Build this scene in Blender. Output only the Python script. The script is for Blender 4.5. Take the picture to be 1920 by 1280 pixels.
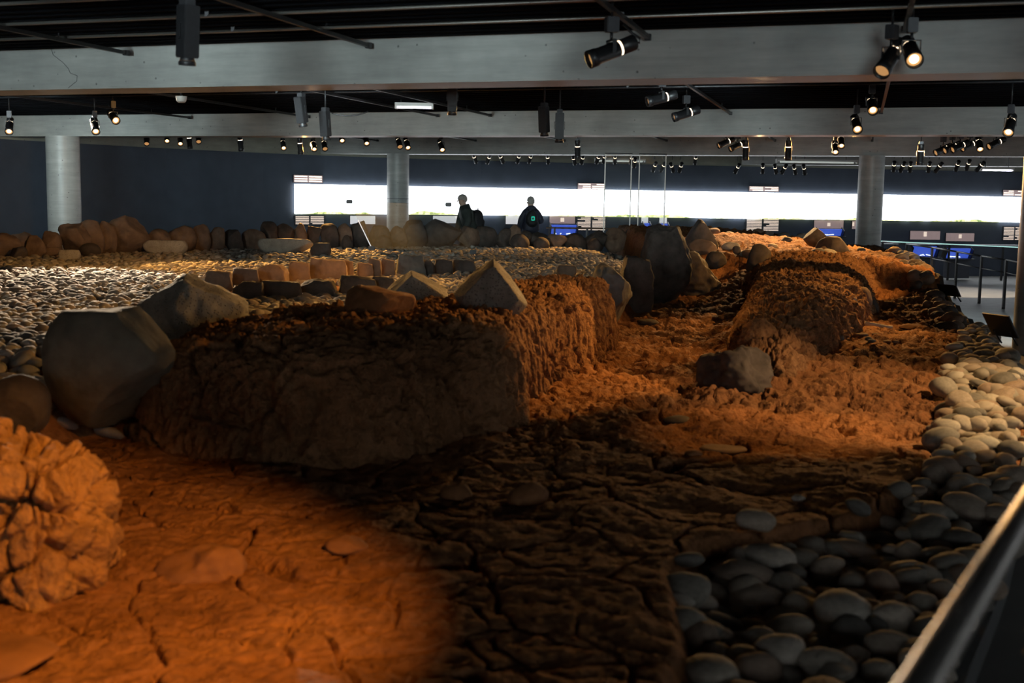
import bpy, bmesh, math, random
import numpy as np
from mathutils import Vector, Matrix
from mathutils.bvhtree import BVHTree

S = bpy.context.scene
COL = S.collection
for o in list(bpy.data.objects):
    bpy.data.objects.remove(o)

# ------------------------------------------------------------------ camera, world, exposure
FPX = 2300.0
CAM = Vector((0, 0, 1.6))
PITCH = math.atan(274 / FPX)
ROLL = 0.0165
cd = bpy.data.cameras.new('camera')
cam = bpy.data.objects.new('camera', cd)
COL.objects.link(cam)
RM = Matrix.Rotation(math.pi / 2 - PITCH, 3, 'X') @ Matrix.Rotation(ROLL, 3, 'Z')
cam.matrix_world = Matrix.Translation(CAM) @ RM.to_4x4()
cd.sensor_width = 36
cd.lens = FPX * 36 / 1920
cd.clip_start = 0.05
cd.clip_end = 200
cd.dof.use_dof = True
cd.dof.focus_distance = 22
cd.dof.aperture_fstop = 2.4
S.camera = cam

W = bpy.data.worlds.new('world')
S.world = W
W.use_nodes = True
W.node_tree.nodes['Background'].inputs[0].default_value = (0.5, 0.6, 0.75, 1)
W.node_tree.nodes['Background'].inputs[1].default_value = 0.0
S.view_settings.view_transform = 'Standard'
S.view_settings.look = 'None'
S.view_settings.gamma = 1
S.view_settings.use_curve_mapping = False
S.view_settings.exposure = 0.0
S.cycles.max_bounces = 3
S.cycles.diffuse_bounces = 2
S.cycles.use_adaptive_sampling = True
S.cycles.adaptive_threshold = 0.06
S.cycles.adaptive_min_samples = 12
S.cycles.glossy_bounces = 2
S.cycles.transparent_max_bounces = 8
S.cycles.sample_clamp_indirect = 4.0
S.cycles.caustics_reflective = False
S.cycles.caustics_refractive = False

def ray(px, py):
    d = RM @ Vector(((px - 960) / FPX, -(py - 640) / FPX, -1))
    return d
def P(px, py, Y):
    d = ray(px, py)
    return CAM + d * (Y / d.y)
def PZ(px, py, z):
    d = ray(px, py)
    return CAM + d * ((z - CAM.z) / d.z)
def project(p):
    v = RM.transposed() @ (Vector(p) - CAM)
    return 960 + FPX * v.x / -v.z, 640 - FPX * v.y / -v.z, -v.z

AMBER = (1.0, 0.42, 0.07)
AMBER2 = (1.0, 0.50, 0.13)
WARM = (1.0, 0.62, 0.28)
WARMW = (1.0, 0.78, 0.55)
COOL = (0.80, 0.98, 1.0)

def spot(loc, target, power, half, color, blend=0.35, radius=0.03):
    l = bpy.data.lights.new('spot_beam', 'SPOT')
    l.energy = power
    l.color = color
    l.spot_size = math.radians(half * 2)
    l.spot_blend = blend
    l.shadow_soft_size = radius
    o = bpy.data.objects.new('spot_beam', l)
    COL.objects.link(o)
    loc = Vector(loc)
    o.location = loc
    o.rotation_euler = (Vector(target) - loc).to_track_quat('-Z', 'Y').to_euler()
    return o

# amber and white track spots that light the dig (the track lamps of the hall)
LIGHTS = [
    # loc, target, power, half angle, colour, blend, radius
    ((0.95, 2.5, 2.9), (-1.85, 4.7, 0.2), 900, 22, AMBER, 0.7, 0.02),
    ((3.5, 11.2, 2.72), (-0.1, 10.4, 0.6), 640, 24, AMBER2, 0.4, 0.02),
    ((3.15, 9.3, 2.72), (1.95, 8.5, 0.0), 200, 18, AMBER2, 0.6, 0.02),
    ((5.5, 8.1, 2.8), (3.95, 9.1, 0.05), 760, 30, WARM, 0.35, 0.02),
    ((4.75, 16.6, 2.7), (3.8, 12.6, 0.2), 420, 20, AMBER2, 0.5, 0.02),
    ((5.6, 16.4, 2.7), (3.2, 14.4, 0.4), 420, 28, AMBER2, 0.5, 0.02),
    ((7.1, 26.0, 2.6), (5.4, 21.0, 0.6), 1900, 32, AMBER2, 0.4, 0.02),
    ((5.2, 26.5, 2.6), (4.0, 21.2, 0.7), 1700, 30, WARM, 0.4, 0.02),
    ((-6.9, 20.0, 2.7), (-4.7, 12.3, 0.5), 6500, 19, WARMW, 0.25, 0.02),
    ((-6.6, 20.5, 2.7), (-3.2, 16.6, 0.5), 2400, 20, AMBER2, 0.3, 0.02),
    ((-4.5, 26.5, 2.6), (-2.7, 20.0, 0.5), 4200, 20, AMBER2, 0.3, 0.02),
    ((2.3, 27.4, 2.6), (0.6, 24.4, 0.5), 1100, 19, AMBER2, 0.3, 0.02),
    ((0.2, 17.8, 2.7), (-2.1, 14.6, 0.6), 650, 20, AMBER2, 0.4, 0.02),
    ((-3.0, 14.5, 2.8), (-7.2, 19.5, 0.8), 420, 24, AMBER2, 0.5, 0.02),
    ((3.2, 18.5, 2.7), (1.9, 13.6, 0.1), 260, 15, AMBER2, 0.5, 0.02),
    ((3.7, 11.5, 2.75), (0.85, 12.7, 0.4), 230, 22, AMBER2, 0.4, 0.02),
    ((0.3, 12.4, 2.7), (-2.5, 15.3, 0.65), 420, 12, AMBER, 0.3, 0.02),
    ((7.2, 16.8, 2.7), (4.8, 18.2, 0.7), 560, 19, AMBER2, 0.5, 0.02),
    ((7.6, 19.2, 2.7), (5.7, 20.6, 0.4), 520, 34, AMBER2, 0.5, 0.02),
    ((9.6, 19.0, 2.7), (8.9, 21.0, -0.6), 900, 38, COOL, 0.5, 0.05),
    ((11.5, 29.0, 2.5), (11.0, 30.5, -0.6), 700, 30, WARMW, 0.3, 0.05),
]
for a in LIGHTS:
    spot(*a)
# added cool spots without fixtures, brightening beam faces, left column and navy wall
WASH = [
    ((-5.6, 4.4, 2.40), (-4.4, 12.3, 2.95), 1150, 17, COOL),
    ((-2.4, 3.2, 2.40), (-1.4, 11.4, 2.95), 1000, 17, COOL),
    ((1.6, 2.2, 2.40), (1.8, 10.2, 2.95), 360, 19, COOL),
    ((-8.0, 15.5, 2.45), (-7.2, 23.4, 2.9), 760, 19, COOL),
    ((-3.0, 13.6, 2.45), (-2.0, 21.6, 2.9), 760, 19, COOL),
    ((2.0, 12.0, 2.45), (2.4, 20.0, 2.9), 500, 19, COOL),
    ((6.2, 10.6, 2.45), (6.6, 18.4, 2.9), 300, 19, COOL),
    ((-5.0, 24.0, 2.5), (-5.0, 32.3, 2.9), 90, 21, COOL),
    ((0.5, 22.4, 2.5), (1.0, 30.2, 2.9), 130, 21, COOL),
    ((6.5, 20.0, 2.5), (7.0, 28.0, 2.9), 130, 21, COOL),
    ((-6.6, 16.0, 2.5), (-8.2, 23.6, 1.6), 420, 11, COOL),
    ((-9.5, 16.5, 2.6), (-8.6, 28.0, 1.5), 900, 22, COOL),
]
for a in WASH:
    spot(*a, 0.8, 0.5)

# ------------------------------------------------------------------ helpers
def tag(o, label=None, cat=None, group=None, kind=None):
    if label: o['label'] = label
    if cat: o['category'] = cat
    if group: o['group'] = group
    if kind: o['kind'] = kind
    return o
def link(name, mesh, mat=None, parent=None):
    o = bpy.data.objects.new(name, mesh)
    COL.objects.link(o)
    if mat is not None and not mesh.materials:
        mesh.materials.append(mat)
    if parent is not None:
        o.parent = parent
    return o
def empty(name, loc=(0, 0, 0), rz=0.0):
    o = bpy.data.objects.new(name, None)
    o.empty_display_size = 0.1
    COL.objects.link(o)
    o.location = loc
    o.rotation_euler = (0, 0, rz)
    return o
def mesh_np(name, verts, quads, smooth=True):
    me = bpy.data.meshes.new(name)
    verts = np.asarray(verts, np.float32)
    quads = np.asarray(quads, np.int32)
    n = quads.shape[1]
    me.vertices.add(len(verts))
    me.vertices.foreach_set('co', verts.ravel())
    me.loops.add(quads.size)
    me.loops.foreach_set('vertex_index', quads.ravel())
    me.polygons.add(len(quads))
    me.polygons.foreach_set('loop_start', np.arange(0, quads.size, n, dtype=np.int32))
    me.update(calc_edges=True)
    me.polygons.foreach_set('use_smooth', np.full(len(quads), smooth))
    me.update()
    return me
class MB:
    """collects simple shapes for one mesh"""
    def __init__(self): self.v = []; self.f = []; self.s = []
    def box(self, c, s, R=None):
        b = len(self.v)
        for dx, dy, dz in ((-1,-1,-1),(1,-1,-1),(1,1,-1),(-1,1,-1),(-1,-1,1),(1,-1,1),(1,1,1),(-1,1,1)):
            p = Vector((dx*s[0]/2, dy*s[1]/2, dz*s[2]/2))
            if R is not None: p = R @ p
            self.v.append(tuple(Vector(c) + p))
        for q in ((0,3,2,1),(4,5,6,7),(0,1,5,4),(1,2,6,5),(2,3,7,6),(3,0,4,7)):
            self.f.append(tuple(b+i for i in q)); self.s.append(False)
        return self
    def tube(self, a, b, r, n=12, r2=None, caps=True):
        a = Vector(a); b = Vector(b); r2 = r if r2 is None else r2
        d = (b-a).normalized()
        u = d.orthogonal().normalized(); w = d.cross(u)
        k = len(self.v)
        for c, rr in ((a, r), (b, r2)):
            for i in range(n):
                t = 2*math.pi*i/n
                self.v.append(tuple(c + (u*math.cos(t)+w*math.sin(t))*rr))
        for i in range(n):
            j = (i+1) % n
            self.f.append((k+i, k+j, k+n+j, k+n+i)); self.s.append(True)
        if caps:
            self.f.append(tuple(k+i for i in reversed(range(n)))); self.s.append(False)
            self.f.append(tuple(k+n+i for i in range(n))); self.s.append(False)
        return self
    def lathe(self, prof, n=16, axis='z', closed=False):
        """prof: list of (radius, height)"""
        k = len(self.v)
        for r, h in prof:
            for i in range(n):
                t = 2*math.pi*i/n
                self.v.append((r*math.cos(t), r*math.sin(t), h))
        for a in range(len(prof)-1):
            for i in range(n):
                j = (i+1) % n
                self.f.append((k+a*n+i, k+a*n+j, k+(a+1)*n+j, k+(a+1)*n+i)); self.s.append(True)
        return self
    def disc(self, r, h, n=16):
        k = len(self.v)
        for i in range(n):
            t = 2*math.pi*i/n
            self.v.append((r*math.cos(t), r*math.sin(t), h))
        self.f.append(tuple(range(k, k+n))); self.s.append(False)
        return self
    def poly(self, pts):
        k = len(self.v)
        self.v += [tuple(p) for p in pts]
        self.f.append(tuple(range(k, k+len(pts)))); self.s.append(False)
        return self
    def mesh(self, name, bevel=0.0):
        me = bpy.data.meshes.new(name)
        me.from_pydata(self.v, [], self.f)
        me.polygons.foreach_set('use_smooth', self.s)
        if bevel:
            bm = bmesh.new(); bm.from_mesh(me)
            bmesh.ops.bevel(bm, geom=[e for e in bm.edges if e.calc_face_angle(0) > 0.6], offset=bevel, segments=2, affect='EDGES')
            bm.to_mesh(me); bm.free()
        me.update()
        return me
    def build(self, name, mat, parent=None, bevel=0.0):
        return link(name, self.mesh(name, bevel), mat, parent)

ORD = ['first','second','third','fourth','fifth','sixth','seventh','eighth','ninth','tenth','eleventh','twelfth','thirteenth','fourteenth',
       'fifteenth','sixteenth','seventeenth','eighteenth','nineteenth','twentieth']
def ordn(i):
    if i < 20: return ORD[i]
    t = ['twenty','thirty','forty','fifty'][i//10-2] if (i+1) % 10 else None
    n = i+1
    if n % 10 == 0: return {30:'thirtieth',40:'fortieth',50:'fiftieth'}[n]
    return ['twenty','thirty','forty','fifty'][n//10-2] + '-' + ORD[n % 10 - 1]

# ------------------------------------------------------------------ numpy noise
_rs = np.random.RandomState(7)
_perm = np.concatenate([_rs.permutation(256)]*3).astype(np.int64)
_g3 = _rs.normal(size=(256, 3)); _g3 /= np.linalg.norm(_g3, axis=1)[:, None]
_r3 = _rs.rand(256, 3)
def perlin(p):
    p = np.asarray(p, float)
    i = np.floor(p).astype(np.int64); f = p - i; i &= 255
    u = f*f*f*(f*(f*6-15)+10)
    out = 0
    for dx in (0, 1):
        wx = u[:, 0] if dx else 1-u[:, 0]
        for dy in (0, 1):
            wy = u[:, 1] if dy else 1-u[:, 1]
            for dz in (0, 1):
                wz = u[:, 2] if dz else 1-u[:, 2]
                h = _perm[_perm[_perm[i[:, 0]+dx]+i[:, 1]+dy]+i[:, 2]+dz]
                g = _g3[h]
                out = out + wx*wy*wz*(g[:, 0]*(f[:, 0]-dx)+g[:, 1]*(f[:, 1]-dy)+g[:, 2]*(f[:, 2]-dz))
    return out*1.6
def fbm(p, octv=4, lac=2.03, gain=0.5):
    s = 0; a = 1.0; p = np.asarray(p, float)
    for k in range(octv):
        s = s + a*perlin(p + 17.3*k); p = p*lac; a *= gain
    return s
def cells(p, dim3=True):
    """F2-F1 of a cellular pattern (0 on the joints) and a cell id value"""
    p = np.asarray(p, float)
    i = np.floor(p).astype(np.int64); f = p - i
    f1 = np.full(len(p), 9.0); f2 = np.full(len(p), 9.0); cid = np.zeros(len(p))
    for dx in (-1, 0, 1):
        for dy in (-1, 0, 1):
            for dz in ((-1, 0, 1) if dim3 else (0,)):
                h = _perm[_perm[_perm[(i[:, 0]+dx) & 255]+((i[:, 1]+dy) & 255)]+((i[:, 2]+dz) & 255)]
                q = _r3[h]
                ex = dx+q[:, 0]-f[:, 0]; ey = dy+q[:, 1]-f[:, 1]
                d = ex*ex+ey*ey
                if dim3:
                    ez = dz+q[:, 2]-f[:, 2]; d = d+ez*ez
                d = np.sqrt(d)
                m = d < f1
                f2 = np.where(m, f1, np.minimum(f2, d))
                cid = np.where(m, h/255.0, cid)
                f1 = np.where(m, d, f1)
    return f2-f1, cid
def sstep(a, b, x):
    t = np.clip((x-a)/(b-a), 0, 1)
    return t*t*(3-2*t)
def lerp_tab(x, xs, ys):
    return np.interp(x, xs, ys)

# ------------------------------------------------------------------ materials
def newmat(name):
    m = bpy.data.materials.new(name); m.use_nodes = True
    nt = m.node_tree
    return m, nt, nt.nodes, nt.links, nt.nodes['Principled BSDF']
def N(nt, typ, **kw):
    n = nt.nodes.new(typ)
    for k, v in kw.items():
        if hasattr(n, k): setattr(n, k, v)
        else: n.inputs[k.replace('_', ' ')].default_value = v
    return n
def ramp(nt, src, stops):
    r = nt.nodes.new('ShaderNodeValToRGB')
    e = r.color_ramp.elements
    while len(e) < len(stops): e.new(0.5)
    for k, (p, c) in enumerate(stops):
        e[k].position = p
        e[k].color = (*c, 1) if len(c) == 3 else c
    nt.links.new(src, r.inputs[0])
    return r
def mapping(nt, scale=(1, 1, 1), coord='Object'):
    tc = nt.nodes.new('ShaderNodeTexCoord'); mp = nt.nodes.new('ShaderNodeMapping')
    mp.inputs['Scale'].default_value = scale
    nt.links.new(tc.outputs[coord], mp.inputs['Vector'])
    return mp.outputs[0]
def bump(nt, h, b, strength=0.5, dist=0.02, prev=None):
    n = nt.nodes.new('ShaderNodeBump'); n.inputs['Strength'].default_value = strength; n.inputs['Distance'].default_value = dist
    nt.links.new(h, n.inputs['Height'])
    if prev is not None: nt.links.new(prev.outputs[0], n.inputs['Normal'])
    nt.links.new(n.outputs[0], b.inputs['Normal'])
    return n
def plain(name, color, rough=0.6, metal=0.0, noise=0.15, scale=8.0, bumps=0.0, spec=0.5):
    m, nt, nodes, L, b = newmat(name)
    v = mapping(nt)
    t = N(nt, 'ShaderNodeTexNoise', Scale=scale, Detail=3.0)
    L.new(v, t.inputs['Vector'])
    c = color
    r = ramp(nt, t.outputs[0], [(0.25, tuple(x*(1-noise) for x in c)), (0.75, tuple(min(1, x*(1+noise)) for x in c))])
    L.new(r.outputs[0], b.inputs['Base Color'])
    b.inputs['Roughness'].default_value = rough; b.inputs['Metallic'].default_value = metal; b.inputs['Specular IOR Level'].default_value = spec
    if bumps: bump(nt, t.outputs[0], b, bumps, 0.01)
    return m
def soil_mat(name, c1, c2, c3, sc=1.0):
    m, nt, nodes, L, b = newmat(name)
    v = mapping(nt)
    big = N(nt, 'ShaderNodeTexNoise', Scale=0.9*sc, Detail=3.0, Roughness=0.6); L.new(v, big.inputs['Vector'])
    fine = N(nt, 'ShaderNodeTexNoise', Scale=14*sc, Detail=4.0, Roughness=0.65); L.new(v, fine.inputs['Vector'])
    r1 = ramp(nt, big.outputs[0], [(0.3, c1), (0.52, c2), (0.72, c3)])
    r2 = ramp(nt, fine.outputs[0], [(0.3, (0.45, 0.42, 0.4)), (0.5, (0.9, 0.9, 0.9)), (0.75, (1.25, 1.22, 1.2))])
    mx = N(nt, 'ShaderNodeMix', data_type='RGBA', blend_type='MULTIPLY'); mx.inputs[0].default_value = 0.75
    L.new(r1.outputs[0], mx.inputs[6]); L.new(r2.outputs[0], mx.inputs[7])
    L.new(mx.outputs[2], b.inputs['Base Color'])
    b.inputs['Roughness'].default_value = 0.92
    b.inputs['Specular IOR Level'].default_value = 0.15
    bump(nt, fine.outputs[0], b, 0.9, 0.05)
    return m
M_SOIL = soil_mat('soil', (0.20, 0.085, 0.035), (0.29, 0.13, 0.055), (0.35, 0.17, 0.075))
M_TURF = soil_mat('turf_wall', (0.17, 0.085, 0.04), (0.27, 0.135, 0.062), (0.34, 0.185, 0.09), 1.3)
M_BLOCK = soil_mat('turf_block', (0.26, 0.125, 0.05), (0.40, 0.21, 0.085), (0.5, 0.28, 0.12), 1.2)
def stone_mat(name, c1, c2, pores=0.0, rnd=0.0, sc=6.0):
    m, nt, nodes, L, b = newmat(name)
    v = mapping(nt)
    t = N(nt, 'ShaderNodeTexNoise', Scale=sc, Detail=4.0, Roughness=0.62); L.new(v, t.inputs['Vector'])
    r = ramp(nt, t.outputs[0], [(0.28, c1), (0.72, c2)])
    out = r.outputs[0]
    if rnd:
        oi = nodes.new('ShaderNodeObjectInfo'); ge = nodes.new('ShaderNodeNewGeometry')
        ad = N(nt, 'ShaderNodeMath', operation='ADD'); L.new(oi.outputs['Random'], ad.inputs[0]); L.new(ge.outputs['Random Per Island'], ad.inputs[1])
        fr = N(nt, 'ShaderNodeMath', operation='FRACT'); L.new(ad.outputs[0], fr.inputs[0])
        rr = ramp(nt, fr.outputs[0], [(0.0, (0.25, 0.25, 0.25)), (0.3, (0.6, 0.58, 0.54)), (0.55, (0.85, 0.78, 0.7)), (0.8, (0.6, 0.46, 0.38)), (1.0, (1.0, 1.0, 0.95))])
        mx = N(nt, 'ShaderNodeMix', data_type='RGBA', blend_type='MULTIPLY'); mx.inputs[0].default_value = rnd
        L.new(out, mx.inputs[6]); L.new(rr.outputs[0], mx.inputs[7]); out = mx.outputs[2]
    b.inputs['Roughness'].default_value = 0.85
    b.inputs['Specular IOR Level'].default_value = 0.25
    b1 = bump(nt, t.outputs[0], b, 0.5, 0.02) if not rnd else None
    if pores:
        vo = N(nt, 'ShaderNodeTexVoronoi', Scale=48.0); L.new(v, vo.inputs['Vector'])
        pr = ramp(nt, vo.outputs[0], [(0.16, (0, 0, 0)), (0.34, (1, 1, 1))])
        mk = N(nt, 'ShaderNodeMix', data_type='RGBA', blend_type='MULTIPLY'); mk.inputs[0].default_value = pores
        L.new(out, mk.inputs[6]); L.new(pr.outputs[0], mk.inputs[7]); out = mk.outputs[2]
        bump(nt, pr.outputs[0], b, 0.6, 0.015, b1)
    L.new(out, b.inputs['Base Color'])
    return m
M_BOULDER = stone_mat('basalt_boulder', (0.17, 0.155, 0.13), (0.33, 0.30, 0.25), 0.4)
M_GREYSTONE = stone_mat('grey_stone', (0.12, 0.115, 0.105), (0.24, 0.225, 0.2))
M_BROWNSTONE = stone_mat('brown_stone', (0.15, 0.10, 0.07), (0.28, 0.19, 0.135))
M_OLIVE = stone_mat('olive_boulder', (0.12, 0.105, 0.075), (0.21, 0.185, 0.135))
M_DARKSTONE = stone_mat('dark_stone', (0.055, 0.045, 0.04), (0.13, 0.105, 0.09))
M_PALESTONE = stone_mat('pale_stone', (0.33, 0.29, 0.23), (0.5, 0.45, 0.37), 0.2)
M_COBBLE = stone_mat('beach_cobble', (0.38, 0.36, 0.32), (0.58, 0.55, 0.49), 0.0, 1.0, 5.0)
M_PEBBLE = stone_mat('floor_pebble', (0.38, 0.35, 0.32), (0.6, 0.56, 0.5), 0.0, 0.85, 9.0)
M_CLAYSTONE = stone_mat('clay_coated_stone', (0.16, 0.07, 0.03), (0.28, 0.13, 0.055))
M_BONE = stone_mat('bone', (0.5, 0.44, 0.33), (0.68, 0.6, 0.46))

def concrete_mat(name, c1, c2):
    m, nt, nodes, L, b = newmat(name)
    v = mapping(nt); vs = mapping(nt, (0.35, 0.35, 3.0))
    t = N(nt, 'ShaderNodeTexNoise', Scale=1.6, Detail=4.0, Roughness=0.6); L.new(v, t.inputs['Vector'])
    t2 = N(nt, 'ShaderNodeTexNoise', Scale=5.0, Detail=3.0, Roughness=0.6); L.new(vs, t2.inputs['Vector'])
    r = ramp(nt, t.outputs[0], [(0.25, c1), (0.75, c2)])
    r2 = ramp(nt, t2.outputs[0], [(0.3, (0.82, 0.82, 0.82)), (0.7, (1.1, 1.1, 1.1))])
    mx = N(nt, 'ShaderNodeMix', data_type='RGBA', blend_type='MULTIPLY'); mx.inputs[0].default_value = 0.8
    L.new(r.outputs[0], mx.inputs[6]); L.new(r2.outputs[0], mx.inputs[7])
    vo = N(nt, 'ShaderNodeTexVoronoi', Scale=7.0); L.new(v, vo.inputs['Vector'])
    pr = ramp(nt, vo.outputs[0], [(0.045, (0.25, 0.25, 0.25)), (0.10, (1, 1, 1))])
    mk = N(nt, 'ShaderNodeMix', data_type='RGBA', blend_type='MULTIPLY'); mk.inputs[0].default_value = 0.8
    L.new(mx.outputs[2], mk.inputs[6]); L.new(pr.outputs[0], mk.inputs[7])
    L.new(mk.outputs[2], b.inputs['Base Color'])
    b.inputs['Roughness'].default_value = 0.42
    b1 = bump(nt, pr.outputs[0], b, 0.35, 0.01)
    bump(nt, t.outputs[0], b, 0.15, 0.02, b1)
    return m
M_CONC = concrete_mat('concrete', (0.30, 0.31, 0.30), (0.46, 0.47, 0.45))
M_CONCU = concrete_mat('upper_wall_concrete', (0.25, 0.25, 0.20), (0.36, 0.36, 0.29))
M_CEIL = plain('ceiling_black', (0.005, 0.005, 0.006), 0.95, 0, 0.3, 20, 0.0, 0.03)
M_WALL = plain('wall_navy', (0.055, 0.070, 0.098), 0.75, 0, 0.12, 3.0)
M_FLOOR = plain('walkway_floor', (0.20, 0.20, 0.195), 0.55, 0, 0.15, 4.0)
M_BLACK = plain('black_metal', (0.018, 0.018, 0.02), 0.42, 0.3, 0.2, 30)
M_DGREY = plain('dark_grey_metal', (0.05, 0.05, 0.055), 0.45, 0.5, 0.2, 30)
M_STEEL = plain('brushed_steel', (0.40, 0.38, 0.35), 0.42, 0.9, 0.12, 60)
M_KERB = plain('kerb_grey', (0.055, 0.058, 0.058), 0.7, 0, 0.2, 10)
M_WHITEP = plain('white_plastic', (0.6, 0.6, 0.58), 0.5, 0, 0.05)
def emit(name, color, strength, base=(0.02, 0.02, 0.02)):
    m, nt, nodes, L, b = newmat(name)
    b.inputs['Base Color'].default_value = (*base, 1)
    b.inputs['Emission Color'].default_value = (*color, 1)
    b.inputs['Emission Strength'].default_value = strength
    m.cycles.emission_sampling = 'NONE'
    return m
M_LENS = emit('lamp_lens_lit', (1.0, 0.70, 0.40), 4.0)
M_LENSDIM = emit('lamp_lens_glow', (1.0, 0.5, 0.18), 0.5)
M_SLOT = emit('lamp_slot', (1.0, 0.75, 0.5), 4.0)
M_TUBE = emit('fluorescent_tube', (0.86, 0.86, 1.0), 5.0)
M_TUBEDIM = emit('fluorescent_dim', (0.85, 0.92, 0.85), 0.35, (0.5, 0.5, 0.48))
M_TEXTW = emit('backlit_text', (1.0, 0.80, 0.66), 0.75, (0.3, 0.28, 0.25))
M_TEXTHOT = emit('backlit_text_bright', (1.0, 0.84, 0.72), 1.5, (0.3, 0.28, 0.25))
M_PANELDK = plain('panel_navy', (0.05, 0.055, 0.075), 0.6, 0, 0.1)
M_PANELROSE = emit('backlit_panel_rose', (0.62, 0.44, 0.42), 0.30, (0.25, 0.2, 0.2))
M_PANELPALE = emit('backlit_panel_pale', (0.86, 0.86, 0.9), 0.55, (0.4, 0.4, 0.4))
M_BLUE = emit('blue_lit_case', (0.06, 0.13, 0.72), 0.62, (0.05, 0.08, 0.3))
M_BLUEW = emit('case_highlight', (0.75, 0.85, 1.0), 1.6)
M_CYAN = emit('lit_glass_edge', (0.55, 0.95, 0.88), 0.7, (0.3, 0.5, 0.5))

def glass_mat(name, haze, tint=(0.9, 0.95, 0.95)):
    m = bpy.data.materials.new(name); m.use_nodes = True
    nt = m.node_tree; nt.nodes.clear(); L = nt.links
    out = nt.nodes.new('ShaderNodeOutputMaterial')
    tr = nt.nodes.new('ShaderNodeBsdfTransparent'); tr.inputs[0].default_value = (0.96, 0.98, 0.98, 1)
    gl = nt.nodes.new('ShaderNodeBsdfGlossy'); gl.inputs['Roughness'].default_value = 0.05
    df = nt.nodes.new('ShaderNodeBsdfTranslucent'); df.inputs[0].default_value = (*tint, 1)
    fr = nt.nodes.new('ShaderNodeFresnel'); fr.inputs[0].default_value = 1.4
    m1 = nt.nodes.new('ShaderNodeMixShader'); m1.inputs[0].default_value = haze
    L.new(tr.outputs[0], m1.inputs[1]); L.new(df.outputs[0], m1.inputs[2])
    m2 = nt.nodes.new('ShaderNodeMixShader')
    L.new(fr.outputs[0], m2.inputs[0]); L.new(m1.outputs[0], m2.inputs[1]); L.new(gl.outputs[0], m2.inputs[2])
    L.new(m2.outputs[0], out.inputs[0])
    return m
M_GLASS = glass_mat('clear_glass', 0.01)
M_HAZEGLASS = glass_mat('acrylic_reflection_haze', 0.035)  # translucent haze put in for the reflection veil on the pane

# ------------------------------------------------------------------ room shell
BEAM_K = 0.374
BEAM_Y = [11.0, 20.9, 30.5, 38.6]
BEAM_B, BEAM_T, BEAM_W = 2.6, 3.03, 0.62
WALLP = [(-13.8, 17.5), (-10.35, 24.8), (-8.2, 28.8), (-5.7, 31.9), (-3.6, 33.5), (-0.9, 34.9), (3.2, 35.8), (7.6, 36.4), (11.6, 37.1), (15.8, 37.9)]
def strip_wall(name, pts, z0, z1, mat, thick=0.12, off=0.0, **kw):
    """a vertical wall along plan points; off moves it along the inward normal"""
    n = len(pts); P2 = [Vector(p) for p in pts]
    nr = []
    for i in range(n):
        d = (P2[min(i+1, n-1)] - P2[max(i-1, 0)]).normalized()
        nr.append(Vector((d.y, -d.x)))
    v = []; f = []
    for i in range(n):
        a = P2[i] + nr[i]*off; b = a - nr[i]*thick
        v += [(a.x, a.y, z0), (a.x, a.y, z1), (b.x, b.y, z1), (b.x, b.y, z0)]
    for i in range(n-1):
        k = 4*i
        for j in range(4):
            f.append((k+j, k+4+j, k+4+(j+1) % 4, k+(j+1) % 4))
    f += [(0, 1, 2, 3), (4*n-1, 4*n-2, 4*n-3, 4*n-4)]
    me = bpy.data.meshes.new(name); me.from_pydata(v, [], f); me.update()
    return link(name, me, mat)
def resample(pts, step):
    out = []
    for a, b in zip(pts[:-1], pts[1:]):
        a = Vector(a); b = Vector(b); k = max(1, int((b-a).length/step))
        for i in range(k): out.append(tuple(a.lerp(b, i/k)))
    out.append(tuple(pts[-1])); return out
def smooth_path(pts, step=0.8):
    q = resample(pts, step)
    for _ in range(3):
        q = [q[0]] + [tuple((Vector(q[i-1])+2*Vector(q[i])+Vector(q[i+1]))/4) for i in range(1, len(q)-1)] + [q[-1]]
    return q
WP = smooth_path(WALLP)
tag(strip_wall('wall_back', WP, -0.8, 2.55, M_WALL, 0.15), 'curved dark navy exhibition wall behind the ruin', None, None, 'structure')
tag(strip_wall('trim_1', WP, 2.55, 3.03, M_CONCU, 0.12, -0.06), 'olive grey concrete band above the navy wall', None, None, 'structure')
RIGHTP = [(15.8, 37.9), (19.5, 30), (20, 10), (17, -5)]
BACKP = [(17, -5), (5, -8.5), (-8, -8), (-13, -4)]
LEFTP = [(-13, -4), (-15.5, 5), (-15.2, 13), (-13.8, 17.5)]
for nm, pp, sc in (('wall_right', RIGHTP, 1), ('wall_front', BACKP, 1), ('wall_left', LEFTP, 0)):
    tag(strip_wall(nm, smooth_path(pp), -0.8, 3.03, M_WALL, 0.15), None, None, None, 'structure')
me = MB().box((2, 15, 3.08), (42, 56, 0.1)).mesh('ceiling')
tag(link('ceiling', me, M_CEIL), 'black slatted ceiling above the concrete beams', None, None, 'structure')
# slats under the ceiling, one piece each in the bays in view
bd = Vector((1, -BEAM_K, 0)).normalized(); bn = Vector((-bd.y, bd.x, 0))
RB = Matrix(((bd.x, bn.x, 0), (bd.y, bn.y, 0), (0, 0, 1)))
CEILO = bpy.data.objects['ceiling']
slat = MB().box((0, 0, 0), (30, 0.07, 0.03)).mesh('ceiling_slat')
slat.materials.append(M_CEIL)
for b0, b1, st in ((6.0, 10.9, 0.22), (11.8, 20.7, 0.34)):
    y = b0
    while y < b1:
        o = link('ceiling_slat', slat, None, CEILO)
        o.location = (0, y, 3.005); o.rotation_euler = (0, 0, math.atan2(bd.y, bd.x))
        y += st

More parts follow.
